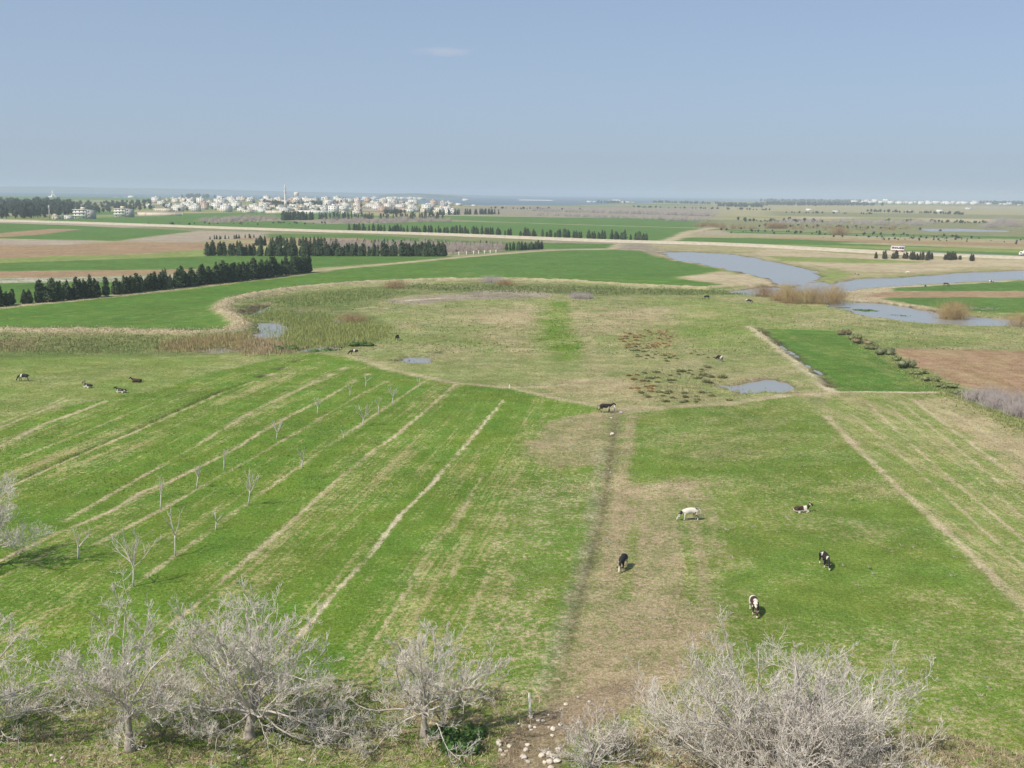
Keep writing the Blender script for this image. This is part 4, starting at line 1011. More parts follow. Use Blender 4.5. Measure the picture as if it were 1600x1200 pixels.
M['shrub_green'] = leaf_mat('olive_shrub_leaves', (.17, .19, .08))
M['shrub_dark'] = leaf_mat('dark_shrub_leaves', (.17, .185, .095))
M['shrub_brown'] = leaf_mat('brownish_shrub_leaves', (.21, .17, .095))
def leafy_shrub(name, label, px, py, h, w, mat, seed, n=420, group=None, cat='shrub', pos=None):
    r = np.random.default_rng(seed); b = pos or G(px, py)
    t = thing(name, label, cat, (*b, ground_z(*b) - .05), 0, group)
    lob = [(r.uniform(-.45, .45) * w, r.uniform(-.3, .3) * w, h * r.uniform(.25, .6), w * r.uniform(.18, .34), h * r.uniform(.3, .45)) for _ in range(7)]
    Cs = []; Ns = []; core = MB()
    for cx, cy, cz, rw, rh in lob:
        k = n // 7; v = r.normal(size=(k, 3)); v /= np.linalg.norm(v, axis=1)[:, None]
        Cs.append(np.array([cx, cy, cz]) + v * np.array([rw, rw, rh]) * r.uniform(.75, 1.15, (k, 1))); Ns.append(v)
        core.lathe([(.02, max(.02, cz - rh * .9)), (rw * .7, max(.04, cz - rh * .4)), (rw * .75, cz + rh * .3), (.02, cz + rh * .8)], 7, cx, cy)
    C_ = np.concatenate(Cs); C_[:, 2] = np.abs(C_[:, 2]) + .02
    V, F = leaf_tris(r, C_, np.concatenate(Ns), .22 if h > .8 else .14); V[:, 2] = np.maximum(V[:, 2], 0)
    core.add(V, F3=F); core.build('foliage', M[mat], t)
    s = MB()
    for k in range(5):
        a = k * 1.3; s.tube([(0, 0, -.1), (math.cos(a) * w * .12, math.sin(a) * w * .12, h * .25), (math.cos(a) * w * .28, math.sin(a) * w * .28, h * .5)], [.04, .03, .015], 5)
    s.build('stem', M['dark_bark'], t)
    return t
for i, (px, py, h, w, mat, lab) in enumerate([
 (1318, 523, 1.5, 3.6, 'shrub_brown', 'brownish first shrub at the top end of the hedge beside the bright green field'),
 (1332, 530, 1.6, 3.4, 'shrub_green', 'second shrub from the top of the hedge beside the bright green field'),
 (1347, 537, 1.4, 4.0, 'shrub_brown', 'wide brown shrub, third from the top of the hedge'),
 (1364, 546, 1.3, 3.2, 'shrub_green', 'olive shrub in the hedge, below the wide brown one'),
 (1383, 554, 1.7, 3.8, 'shrub_dark', 'dark rounded shrub in the hedge above the ploughed field corner'),
 (1398, 563, 1.1, 2.6, 'shrub_green', 'small low shrub between the two dark rounded hedge shrubs'),
 (1417, 575, 2.1, 3.8, 'shrub_dark', 'largest dark rounded shrub of the hedge'),
 (1436, 585, 1.0, 3.0, 'shrub_green', 'low green shrub just below the largest dark hedge shrub'),
 (1456, 596, 1.0, 3.0, 'shrub_green', 'low green shrub halfway between the dark hedge shrub and the grey bushes'),
 (1480, 606, 1.0, 3.2, 'shrub_green', 'low green shrub at the corner of the bright green field'),
 (1502, 616, .9, 3.0, 'shrub_green', 'low green shrub just above the first grey bush'),
 (700, 1164, 1.1, 2.6, 'leafgreen', 'fresh green leafy bush under the fig tree left of the white post'),
 (726, 1172, 1.0, 2.2, 'leafgreen', 'right fresh green leafy bush under the fig tree near the stones'),
 (740, 1150, .7, 1.8, 'leafgreen', 'small fresh green bush behind the two larger ones under the fig tree'),
 (445, 547, 1.2, 5.0, 'leafgreen', 'bright green mound of water plants by the reed pool, left'),
 (505, 546, 1.3, 6.0, 'leafgreen', 'bright green mound of water plants below the reed bed'),
 (562, 540, 1.0, 5.0, 'leafgreen', 'bright green strip of water plants at the right tip of the reed bed'),
 (1397, 490, 1.0, 7.0, 'leafgreen', 'long green islet in the lower river channel'),
 (1352, 483, .8, 6.5, 'leafgreen', 'narrow green islet left in the lower river channel'),
 (1316, 478, .8, 5.0, 'leafgreen', 'green water plants at the left bank of the lower channel')]):
    if 'leafgreen' not in M: M['leafgreen'] = leaf_mat('fresh_green_leaves', (.062, .118, .03))
    leafy_shrub('shrub' if py < 1000 or py > 1100 else 'shrub', lab, px, py, h, w, mat, 500 + i)

M['rush_orange'] = simple_mat('dry_orange_rush', (.47, .355, .18), .9, .35, 2.0, .1, 0, .2)
M['rush_green'] = simple_mat('grey_green_rush', (.34, .345, .17), .9, .35, 2.0, .1, 0, .2)
def tussock_mesh(seed, mat):
    r = np.random.default_rng(seed); n = 150
    az = r.uniform(0, 6.28, n); q = np.sqrt(r.uniform(0, 1, n)); base = np.stack([q * .35 * np.cos(az), q * .35 * np.sin(az), np.full(n, -.05)], 1)
    tip = np.stack([q * r.uniform(.6, .95, n) * np.cos(az), q * r.uniform(.6, .95, n) * np.sin(az), (1 - .45 * q * q) * r.uniform(.75, 1.1, n)], 1)
    s = np.stack([-np.sin(az), np.cos(az), np.zeros(n)], 1) * .06; s = s + .03 * r.normal(size=(n, 3))
    V = np.stack([base + s, base - s, tip], 1).reshape(-1, 3)
    return mesh_np('blades', V, np.arange(n * 3).reshape(-1, 3), M[mat])
TO = [tussock_mesh(i, 'rush_orange') for i in range(4)]; TG = [tussock_mesh(10 + i, 'rush_green') for i in range(4)]
def tussock_set(n, poly, bank, label, group, s0, s1, seed):
    P = scatter_px(np.random.default_rng(seed), poly, n); r = random.Random(seed)
    for x, y, z in P:
        t = thing('rush_tussock', label, 'tussock', (x, y, z), r.uniform(0, 6), group); s = r.uniform(s0, s1); t.scale = (s * r.uniform(.9, 1.6), s * r.uniform(.9, 1.3), s * .6)
        obj('blades', r.choice(bank), t)
lo = 'dry orange rush tussock in the upper cluster on the pasture'; lg = 'dark green rush tussock near the shallow puddle on the pasture'
tussock_set(62, [(975, 517), (1055, 514), (1058, 532), (1040, 545), (978, 545), (965, 530)], TO, lo, 'dry rush tussocks of the upper cluster', .55, 1.0, 1)
tussock_set(14, [(975, 540), (1020, 540), (1010, 552), (980, 548)], TG, 'green rush tussock just under the upper orange cluster', 'green tussocks under the orange cluster', .5, .9, 2)
tussock_set(10, [(990, 552), (1060, 555), (1050, 566), (1000, 565)], TG, 'green rush tussock in the loose strip between the clusters', 'green tussocks between the clusters', .5, .9, 3)
tussock_set(9, [(990, 552), (1050, 552), (1060, 562), (990, 562)], TO, 'dry orange tussock in the loose strip between the clusters', 'orange tussocks between the clusters', .5, .8, 4)
tussock_set(26, [(1000, 580), (1110, 573), (1120, 585), (1060, 598), (1005, 600)], TG, lg, 'dark tussocks near the puddle', .6, 1.15, 5)
tussock_set(16, [(955, 572), (985, 578), (1020, 600), (1030, 612), (985, 612), (990, 595)], TO, 'dry orange tussock left in the lower cluster', 'orange tussocks of the lower cluster', .6, .95, 6)
tussock_set(22, [(1000, 612), (1060, 610), (1140, 615), (1140, 627), (1050, 630), (1010, 624)], TG, 'dark green tussock in the lowest row above the pasture track', 'dark tussocks of the lowest row', .7, 1.2, 7)
tussock_set(8, [(1090, 585), (1135, 582), (1135, 600), (1095, 602)], TG, 'broad grey green tussock touching the left side of the puddle', 'tussocks touching the puddle', .9, 1.5, 8)
tussock_set(9, [(1060, 528), (1080, 530), (1125, 562), (1085, 562)], TG, 'stray green tussock right of the upper orange cluster', 'stray tussocks on the pasture', .4, .8, 9)

# ------------------------------------------------------------------ reeds, grass and weeds: uncountable blades
M['blade'] = attr_mat('grass_blades')
def blades(name, P, h0, h1, wid, per, cols, lean=.35, seed=0):
    r = np.random.default_rng(seed); n = len(P) * per
    C0 = np.repeat(P, per, 0) + np.stack([r.normal(0, wid * 1.6, n), r.normal(0, wid * 1.6, n), np.full(n, -.03)], 1)
    h = r.uniform(h0, h1, n); a = r.uniform(0, 6.28, n); w = wid * r.uniform(.6, 1.3, n)
    s = np.stack([np.cos(a), np.sin(a), np.zeros(n)], 1) * w[:, None]
    tip = C0 + np.stack([r.normal(0, lean, n) * h, r.normal(0, lean, n) * h, h], 1)
    V = np.stack([C0 - s, C0 + s, tip], 1).reshape(-1, 3)
    col = np.repeat(np.repeat(cols, per, 0) * r.uniform(.75, 1.25, (n, 1)), 3, 0)
    return tag(obj(name, mesh_np(name, V, np.arange(n * 3).reshape(-1, 3), M['blade'], False, {'col': col})), kind='stuff')
def reed_bed(name, poly, n, h0, h1, col, seed, wid=.05, per=3):
    r = np.random.default_rng(seed); P = scatter_px(r, poly, n); P[:, 0] += r.normal(0, 1.3, n); P[:, 1] += r.normal(0, 2.2, n); c = np.array(col)[None] * r.uniform(.7, 1.3, (n, 1))
    return blades(name, P, h0, h1, wid, per, c, .1, seed)
reed_bed('reeds', [(448, 512), (480, 500), (560, 502), (612, 513), (606, 530), (545, 540), (455, 546), (444, 534)], 4600, .5, 1.1, (.30, .32, .11), 1)
reed_bed('reeds', [(372, 500), (395, 492), (450, 485), (500, 490), (520, 498), (450, 512), (440, 500), (400, 500)], 2600, .4, .9, (.26, .30, .10), 2)
reed_bed('reeds', [(385, 474), (430, 466), (520, 456), (600, 452), (640, 456), (560, 470), (470, 480), (430, 470)], 2600, .35, .9, (.22, .27, .09), 3, .08)
reed_bed('dry_reeds', [(254, 534), (300, 529), (385, 522), (388, 548), (330, 550), (256, 548)], 2600, .4, 1.25, (.38, .30, .15), 4)
reed_bed('dry_reeds', [(386, 530), (438, 532), (450, 552), (388, 554)], 1500, .4, 1.1, (.41, .32, .19), 5)
reed_bed('dry_reeds', [(-60, 528), (0, 530), (60, 530), (55, 549), (0, 551), (-60, 552)], 1100, .25, .8, (.36, .29, .16), 6)
reed_bed('marsh_grass', [(60, 526), (250, 526), (255, 550), (60, 552)], 2200, .15, .5, (.25, .27, .11), 7, .08)
reed_bed('marsh_grass', [(640, 444), (900, 448), (1190, 456), (1190, 461), (900, 460), (640, 452)], 2600, .3, .8, (.15, .19, .07), 8, .12)
reed_bed('bank_straw', [(0, 514.5), (350, 520), (380, 509), (345, 481), (362, 467), (470, 449), (470, 453), (366, 474), (352, 481), (388, 508), (366, 523), (0, 522)], 2600, .15, .5, (.44, .37, .24), 9, .07)
reed_bed('rush_litter', [(975, 517), (1055, 514), (1058, 532), (1040, 545), (978, 545), (965, 530)], 900, .08, .3, (.36, .29, .16), 26, .09)
reed_bed('rush_litter', [(985, 575), (1110, 572), (1140, 615), (1120, 628), (1010, 626), (985, 610)], 1300, .08, .3, (.27, .26, .13), 27, .09)
reed_bed('hedge_grass', [(1308, 516), (1420, 577), (1490, 609), (1600, 657), (1640, 680), (1600, 676), (1480, 619), (1400, 576)], 2400, .12, .45, (.23, .26, .095), 21, .08)
reed_bed('water_grass', [(1125, 600), (1165, 592), (1232, 600), (1238, 613), (1150, 620)], 260, .2, .5, (.25, .26, .12), 22, .06)
reed_bed('water_grass', [(610, 564), (640, 554), (684, 564), (640, 568)], 120, .2, .5, (.25, .26, .12), 23, .06)
reed_bed('water_grass', [(376, 488), (428, 472), (432, 480), (392, 494)], 260, .4, 1.0, (.24, .28, .10), 24, .05)
reed_bed('water_grass', [(398, 518), (412, 504), (450, 510), (436, 527)], 420, .5, 1.1, (.26, .29, .11), 25, .05)
# grass on the near fields
r = np.random.default_rng(77)
def grass_layer(name, n, y0, y1, xk, h0, h1, wid, per, seed, cl=.8, wild=False):
    r = np.random.default_rng(seed)
    Y = np.exp(r.uniform(math.log(y0), math.log(y1), n)); X = r.uniform(-1, 1, n) * (Y * .50 + xk)
    A, B, cov, z, reg, row, wet = survey(X, Y)
    keep = (wet < .2) & ((row < .5) if wild else (row < 9))
    X, Y, z, A, B, cov = X[keep], Y[keep], z[keep], A[keep], B[keep], cov[keep]
    dry = r.random(len(X)) < np.clip(cov * .9, .06, .9)
    clump = fbm(X / cl, Y / cl, 91)
    ok = (dry & (r.random(len(X)) < .6)) | (~dry & (clump > .36))
    X, Y, z, A, B, dry = X[ok], Y[ok], z[ok], A[ok], B[ok], dry[ok]
    c = np.where(dry[:, None], B * 1.12, A * 1.2) * r.uniform(.8, 1.2, (len(X), 1))
    c[:, 0] *= r.uniform(.85, 1.2, len(X))
    return blades(name, np.stack([X, Y, z], 1), h0, h1, wid, per, np.clip(c, 0, .7), .7, seed)
grass_layer('grass', 125000, 57, 120, 6, .04, .13, .036, 3, 11, .5)
grass_layer('grass', 100000, 120, 235, 8, .06, .18, .07, 2, 12, 1.0)
grass_layer('grass', 44000, 235, 430, 12, .12, .32, .16, 2, 13, 3.0, True)
# grey dry weeds dotted over the meadow
n = 230; Y = np.exp(r.uniform(math.log(62), math.log(190), n)); X = r.uniform(.05, .5, n) * Y
P = np.stack([X, Y, ground_zs(np.stack([X, Y], 1))], 1)
blades('dry_weeds', P[fbm(P[:, 0] / 8, P[:, 1] / 8, 7) > .45], .08, .25, .05, 14, np.tile([.36, .33, .26], (int((fbm(P[:, 0] / 8, P[:, 1] / 8, 7) > .45).sum()), 1)), 1.2, 15)
# litter of dead twigs and dry stalks under the trees
P = scatter_px(r, [(0, 1075), (560, 1075), (760, 1075), (850, 1090), (800, 1199), (0, 1199)], 5000)
blades('dry_stalks', P, .1, .45, .03, 3, np.array([.37, .30, .19])[None] * r.uniform(.7, 1.2, (5000, 1)), .9, 16)
P = scatter_px(r, [(960, 1140), (1480, 1150), (1599, 1180), (1599, 1199), (960, 1199)], 3000)
blades('dry_stalks', P, .1, .45, .03, 3, np.array([.37, .30, .19])[None] * r.uniform(.7, 1.2, (3000, 1)), .9, 17)

# ------------------------------------------------------------------ stones and posts
M['stone'] = simple_mat('pale_limestone', (.55, .49, .41), .9, .2, 3.0, .2, .5, .15)
def stone_mesh(seed):
    r = np.random.default_rng(seed); bm = bmesh.new(); bmesh.ops.create_icosphere(bm, subdivisions=2, radius=1)
    k = [(Vector(r.normal(size=3)).normalized(), r.uniform(.55, .85)) for _ in range(9)]
    for v in bm.verts:
        for d, c in k:
            e = v.co.dot(d)
            if e > c: v.co -= d * (e - c)
        v.co *= 1 + .05 * r.normal()
        v.co.z *= .75
    me = bpy.data.meshes.new('stone'); bm.to_mesh(me); bm.free(); me.materials.append(M['stone']); return me
ST = [stone_mesh(i) for i in range(7)]
def stone(px, py, s, label, group, i):
    b = G(px, py); o = obj('stone', ST[i % 7]); o.location = (*b, ground_z(*b) + s * .3); o.rotation_euler = (rnd.uniform(-.3, .3), rnd.uniform(-.3, .3), i * 1.7); o.scale = (s, s * rnd.uniform(.75, 1.1), s * rnd.uniform(.75, 1.05))
    tag(o, label, 'stone', group)
i = 0
for (cx, cy, sx, sy, n, s0, s1, lab, grp) in [
   (786, 1172, 10, 9, 9, .16, .32, 'pale stone in the heap left of the muddy lane', 'stones in the heap left of the lane'),
   (818, 1180, 8, 12, 8, .18, .38, 'pale stone in the heap in the middle of the muddy lane', 'stones in the middle of the lane'),
   (852, 1183, 16, 10, 12, .2, .45, 'pale stone in the heap under the low fig shrub', 'stones under the fig shrub'),
   (845, 1130, 12, 8, 10, .14, .32, 'pale stone in the heap at the foot of the white post', 'stones at the foot of the post'),
   (868, 1138, 14, 6, 6, .12, .26, 'pale stone scattered right of the white post', 'stones right of the post'),
   (805, 1130, 12, 5, 5, .12, .22, 'pale stone scattered left of the white post', 'stones left of the post'),
   (905, 1095, 14, 6, 4, .12, .26, 'pale stone behind the low fig shrub', 'stones behind the fig shrub'),
   (95, 1182, 28, 8, 9, .12, .28, 'pale stone on the bank at the bottom left', 'stones on the bottom left bank'),
   (440, 1188, 30, 5, 8, .1, .24, 'pale stone below the wide bushy fig tree', 'stones below the wide fig tree'),
   (958, 735, 8, 36, 5, .1, .22, 'whitish stone lying along the worn trail', 'stones along the trail')]:
    for k in range(max(3, int(n * .75))):
        stone(cx + rnd.gauss(0, 1) * sx * .8, cy + rnd.gauss(0, 1) * sy * .8, rnd.uniform(s0, s1) * .82, lab, grp, i); i += 1
for px, py, s, lab in [(957, 678, .38, 'flat white stone on the trail just below the black walking cow'), (955, 654, .28, 'small white stone below the walking black cow'), (970, 645, .3, 'white stone right beside the trail post'),
                       (1294, 479, .5, 'white stone at the pasture edge below the large willow thicket')]:
    stone(px, py, s, lab, None, i); i += 1
M['post'] = simple_mat('limewashed_concrete', (.62, .59, .52), .85, .15, 4.0, .2, .2)
def post(px, py, h, label, rad=.075, lean=(0, 0), group=None):
    b = G(px, py); t = thing('fence_post', label, 'post', (*b, ground_z(*b)), 0, group)
    sh = MB(); k = rad
    V = [(-k, -k, -.2), (k, -k, -.2), (k, k, -.2), (-k, k, -.2)] + [(lean[0] + a * k * .9, lean[1] + c * k * .9, h) for a, c in ((-1, -1), (1, -1), (1, 1), (-1, 1))]
    sh.add(V, F4=[(0, 1, 5, 4), (1, 2, 6, 5), (2, 3, 7, 6), (3, 0, 4, 7), (4, 5, 6, 7)]); sh.build('shaft', M['post'], t)
    MB().lathe([(k * .9, h - .01), (k * .95, h + .03), (k * .6, h + .06), (.001, h + .065)], 8, lean[0], lean[1]).build('cap', M['post'], t)
post(829, 1119, 1.62, 'white concrete fence post at the end of the muddy lane', .085, (-.10, 0))
post(960, 644, 1.0, 'short white post in front of the black walking cow', .09)
post(796, 607, .6, 'stubby white post at the edge of the left crop field', .09)
for i, px in enumerate((717, 729, 740, 748, 757, 766, 775)):
    post(px, 398.5 - (px - 717) * .055, 1.9, 'small white post in the row along the dirt track by the orchard', .22, group='white posts along the dirt track')
# ------------------------------------------------------------------ the village
M['wall_white'] = simple_mat('whitewashed_wall', (.68, .655, .60), .9, .10, .25, .2, 0, .08)
M['wall_cream'] = simple_mat('cream_wall', (.58, .50, .385), .9, .10, .25, .2, 0, .1)
M['wall_pink'] = simple_mat('brick_pink_wall', (.52, .36, .28), .92, .14, .25, .2, 0, .1)
M['wall_grey'] = simple_mat('bare_render_wall', (.42, .40, .38), .92, .14, .25, .2, 0, .1)
M['roof_flat'] = simple_mat('flat_roof', (.58, .55, .50), .92, .15, .25, .2, 0, .1)
M['roof_tile'] = simple_mat('red_roof', (.40, .20, .13), .9, .15, .5)
M['window_dark'] = simple_mat('dark_window', (.035, .04, .045), .3, .2, 1.0, .5)
M['door_wood'] = simple_mat('door_paint', (.12, .16, .20), .6, .2, 1.0)
def house_proto(w, d, storeys, wall, cap='box', win=True, seed=0, pitched=False):
    r = random.Random(seed); h = 3.1 * storeys + .3
    parts = []
    def P(name, mb, mat, par=None): parts.append((name, mb.mesh(name, M[mat]), par))
    P('wall', MB().box(-w/2, w/2, -d/2, d/2, -1.0, h), wall)
    rf = MB().box(-w/2 - .15, w/2 + .15, -d/2 - .15, d/2 + .15, h, h + .22)
    if pitched:
        rf = MB().add([(-w/2-.3, -d/2-.3, h), (w/2+.3, -d/2-.3, h), (w/2+.3, d/2+.3, h), (-w/2-.3, d/2+.3, h), (-w/2-.3, 0, h+1.8), (w/2+.3, 0, h+1.8)], F3=[(0, 4, 3), (1, 2, 5)], F4=[(0, 1, 5, 4), (2, 3, 4, 5)])
    P('roof', rf, 'roof_tile' if pitched else 'roof_flat')
    if not pitched:
        pp = MB()
        for a in ((-w/2, w/2, -d/2, -d/2 + .2), (-w/2, w/2, d/2 - .2, d/2), (-w/2, -w/2 + .2, -d/2 + .2, d/2 - .2), (w/2 - .2, w/2, -d/2 + .2, d/2 - .2)):
            pp.box(*a, h + .22, h + .85)
        P('parapet', pp, wall)
        if cap == 'box':
            x = r.uniform(-w/4, w/4); P('stair_head', MB().box(x - 1.6, x + 1.6, -1.2, 1.8, h + .22, h + 2.5), wall)
    if win:
        k = max(2, int(w / 3.6))
        for s in range(storeys):
            for i in range(k):
                x = -w/2 + (i + .5) * w / k; z = s * 3.1 + 1.0
                if s == 0 and i == k // 2:
                    P('door', MB().box(x - .55, x + .55, -d/2 - .05, -d/2 + .1, 0, 2.2), 'door_wood'); continue
                P('window', MB().box(x - .7, x + .7, -d/2 - .04, -d/2 + .1, z, z + 1.4), 'window_dark')
    return parts
def house(parts, loc, rz, label, cat, group, scale=1.0, name='house'):
    t = thing(name, label, cat, loc, rz, group, scale)
    for nm, me, par in parts: obj(nm, me, t)
    return t
PRO = [
 (house_proto(11, 9, 1, 'wall_white', seed=1), 'low white one-storey house'), (house_proto(13, 9, 2, 'wall_white', seed=2), 'white two-storey house'),
 (house_proto(10, 8, 2, 'wall_cream', seed=3), 'cream two-storey house'), (house_proto(15, 9, 1, 'wall_cream', seed=4, cap=''), 'long low cream house'),
 (house_proto(12, 10, 3, 'wall_white', seed=5), 'white three-storey house'), (house_proto(9, 8, 1, 'wall_pink', seed=6, cap=''), 'small brick pink house'),
 (house_proto(11, 9, 2, 'wall_grey', seed=7), 'unpainted grey two-storey house'), (house_proto(16, 10, 2, 'wall_white', seed=8, cap=''), 'long white two-storey house'),
 (house_proto(10, 9, 2, 'wall_pink', seed=9), 'pinkish two-storey house')]
rv = random.Random(5); placed = []
def far_z(x, y): return float(survey(np.array([x]), np.array([y]))[3][0])
tries = 0
while len(placed) < 190 and tries < 9000:
    tries += 1
    Y = rv.uniform(1730, 2620); px = rv.gauss(450, 118) if rv.random() < .55 else rv.uniform(232, 712)
    if not 232 < px < 714: continue
    if px > 560 and Y < 1900 and px < 640: continue
    if px < 300 and Y < 1750: continue
    x = bearing_x(px, Y)
    if any(abs(x - a) < 15 and abs(Y - b) < 26 for a, b in placed): continue
    placed.append((x, Y))
pz = ground_zs(np.array(placed))
for i, (x, Y) in enumerate(placed):
    k = rv.choices(range(9), [5, 6, 3, 3, 2.2, 1.6, 1.4, 3, 1.6])[0]
    px = x / Y * FPX + 800
    zone = 'left of the minaret' if px < 420 else ('near the minaret' if px < 475 else ('right of the minaret' if px < 570 else 'at the village right end'))
    band = ' in the front rows' if Y < 2030 else (' in the middle rows' if Y < 2330 else ' on the ridge')
    house(PRO[k][0], (x, Y, pz[i]), rv.choice([-.3, -.45, -.2, -.55, -.35, .9]) + rv.uniform(-.1, .1), f'{PRO[k][1]}{band} {zone}', 'house', f'{PRO[k][1]}s{band} {zone}', rv.uniform(.95, 1.25))
# trees between the houses
P = np.array([(a + rv.uniform(-20, 20), b - rv.uniform(8, 24)) for a, b in placed] ); sel = rng.random(len(P)) < .55; P = P[sel]
belt('village_trees', np.concatenate([P, ground_zs(P)[:, None]], 1), 4, 9, .36, 'woodfol', nleaf=40)
P = np.array([(bearing_x(px, Y), Y) for px, Y in zip(rng.uniform(405, 500, 60), rng.normal(2250, 25, 60))])
belt('village_trees', np.concatenate([P, ground_zs(P)[:, None]], 1), 6, 9, .45, 'woodfol', nleaf=40)
# minaret
Y = 2180.0; x = bearing_x(444, Y); z = ground_z(x, Y)
t = thing('minaret', 'tall slender white minaret with two balconies rising above the village', 'minaret', (x, Y, z), .3); t.scale = (.9, .9, .8)
s = 2.6
MB().box(-s, s, -s, s, -1, 13).build('base', M['wall_white'], t)
MB().lathe([(2.35, 13), (2.25, 33)], 8).build('shaft', M['wall_white'], t)
MB().lathe([(2.3, 33), (4.0, 34.4), (4.0, 35.4), (2.2, 35.5)], 12).build('balcony', M['wall_white'], t)
MB().lathe([(1.9, 35.5), (1.8, 41.5)], 8).build('upper_shaft', M['wall_white'], t)
MB().lathe([(1.8, 41.5), (3.3, 42.6), (3.3, 43.4), (1.5, 43.5)], 12).build('balcony', M['wall_white'], t)
MB().lathe([(1.5, 43.5), (1.4, 46.5), (1.9, 47.6), (1.5, 49.5), (.5, 51.2), (.05, 53)], 10).build('dome', M['wall_white'], t, True)
for k in range(3): MB().box(-.35, .35, -2.42, -2.2, 16 + k * 6, 17.6 + k * 6).build('window', M['window_dark'], t)
# water tower
Y = 2350.0; x = bearing_x(461.5, Y); z = ground_z(x, Y)
t = thing('water_tower', 'white round water tower on legs right of the minaret', 'water tower', (x, Y, z), 0)
for k in range(6):
    a = k * math.pi / 3; MB().tube([(4.2 * math.cos(a), 4.2 * math.sin(a), -1), (3.8 * math.cos(a), 3.8 * math.sin(a), 14)], [.55, .5], 8).build('leg', M['wall_white'], t)
MB().lathe([(.1, 13.5), (4.3, 14), (5.2, 16), (5.2, 21), (4.6, 22.2), (.1, 23.4)], 16).build('tank', M['wall_white'], t, True)
MB().lathe([(4.45, 9.0), (4.6, 9.0), (4.6, 9.6), (4.45, 9.6)], 12).build('ring_beam', M['wall_white'], t)
# larger houses before the wood, with balconies
def block(px, Y, w, d, storeys, label, seed, side=True, rz=.0):
    x = bearing_x(px, Y); t = thing('house', label, 'house', (x, Y, ground_z(x, Y)), rz)
    h = storeys * 3.4
    MB().box(-w/2, w/2, -d/2, d/2, -1, h).build('wall', M['wall_white'], t)
    rf = MB().box(-w/2 - .8, w/2 + .3, -d/2 - .9, d/2 + .2, h, h + .5).build('roof', M['wall_white'], t)
    MB().box(-1.5, 3.2, -1.5, 2.5, h + .5, h + 3.2).build('stair_head', M['wall_cream'], rf)
    for s_ in range(1, storeys):
        b = MB().box(-w/2 - .8, w/2 + .1, -d/2 - .9, -d/2, s_ * 3.4 - .3, s_ * 3.4 + .05)
        b.box(-w/2 - .8, w/2 + .1, -d/2 - .9, -d/2 - .78, s_ * 3.4 + .05, s_ * 3.4 + 1.0); b.build('balcony', M['wall_white'], t)
    k = max(3, int(w / 5))
    for s_ in range(storeys):
        for i in range(k):
            xx = -w/2 + (i + .5) * w / k
            if s_ == 0 and i % 2: continue
            f = MB().box(xx - .7, xx + .7, -d/2 - .04, -d/2 + .1, s_ * 3.4 + .7, s_ * 3.4 + 2.7).build('window', M['window_dark'], t)
            MB().box(xx - 1.15, xx + 1.15, -d/2 - .12, -d/2 - .04, s_ * 3.4 + .55, s_ * 3.4 + .7).build('sill', M['wall_white'], f)
    if side:
        MB().box(w/2, w/2 + 6.5, -d/2 + 1.5, d/2 - .5, -1, h - .4).build('side_wing', M['wall_grey'], t)
        for s_ in range(storeys): MB().box(w/2 + 2.2, w/2 + 4.2, -d/2 + 1.44, -d/2 + 1.6, s_ * 3.4 + .8, s_ * 3.4 + 2.6).build('window', M['window_dark'], t)
    return t
block(127, 1290, 16.5, 11, 3, 'large white three-storey house with balconies before the dark wood at the left', 1, rz=-.3)
block(189, 1390, 15, 11, 3, 'white and grey three-storey house right of the large one before the wood', 2, rz=-.3)
x = bearing_x(88, 1250); house(house_proto(11, 8, 1, 'wall_cream', seed=31), (x, 1250, ground_z(x, 1250)), .1, 'low cream farmhouse with a chimney post left of the large white house', 'house', None)
x = bearing_x(104, 1260); house(house_proto(8, 7, 1, 'wall_white', seed=32, cap=''), (x, 1262, ground_z(x, 1262)), -.4, 'small white annex between the cream farmhouse and the large house', 'house', None)
# long walls at the edge of the village
def long_wall(px0, px1, Y, h, mat, label):
    x0 = bearing_x(px0, Y); x1 = bearing_x(px1, Y)
    t = thing('boundary_wall', label, 'wall', ((x0 + x1) / 2, Y, ground_z((x0 + x1) / 2, Y)), rnd.uniform(-.04, .04)); L = x1 - x0
    MB().box(-L/2, L/2, -.3, .3, -1.5, h).build('wall', M[mat], t)
    MB().box(-L/2 - .1, L/2 + .1, -.4, .4, h, h + .25).build('coping', M['wall_white'], t)
    k = int(L / 9)
    for i in range(k + 1): MB().box(-L/2 + i * L / k - .35, -L/2 + i * L / k + .35, -.5, -.3, -1.5, h + .0).build('pier', M[mat], t)
long_wall(213, 283, 1480, 4.0, 'wall_cream', 'long cream wall along the green field left of the village')
long_wall(412, 458, 1700, 4.2, 'wall_cream', 'long cream wall under the village left below the minaret')
long_wall(462, 511, 1710, 5.0, 'wall_white', 'long pale wall under the village right below the minaret')
x = bearing_x(535, 1740); house(house_proto(7, 7, 1, 'wall_white', seed=35, cap=''), (x, 1740, ground_z(x, 1740)), 0, 'small lone white house in front of the village right of the pale wall', 'house', None)
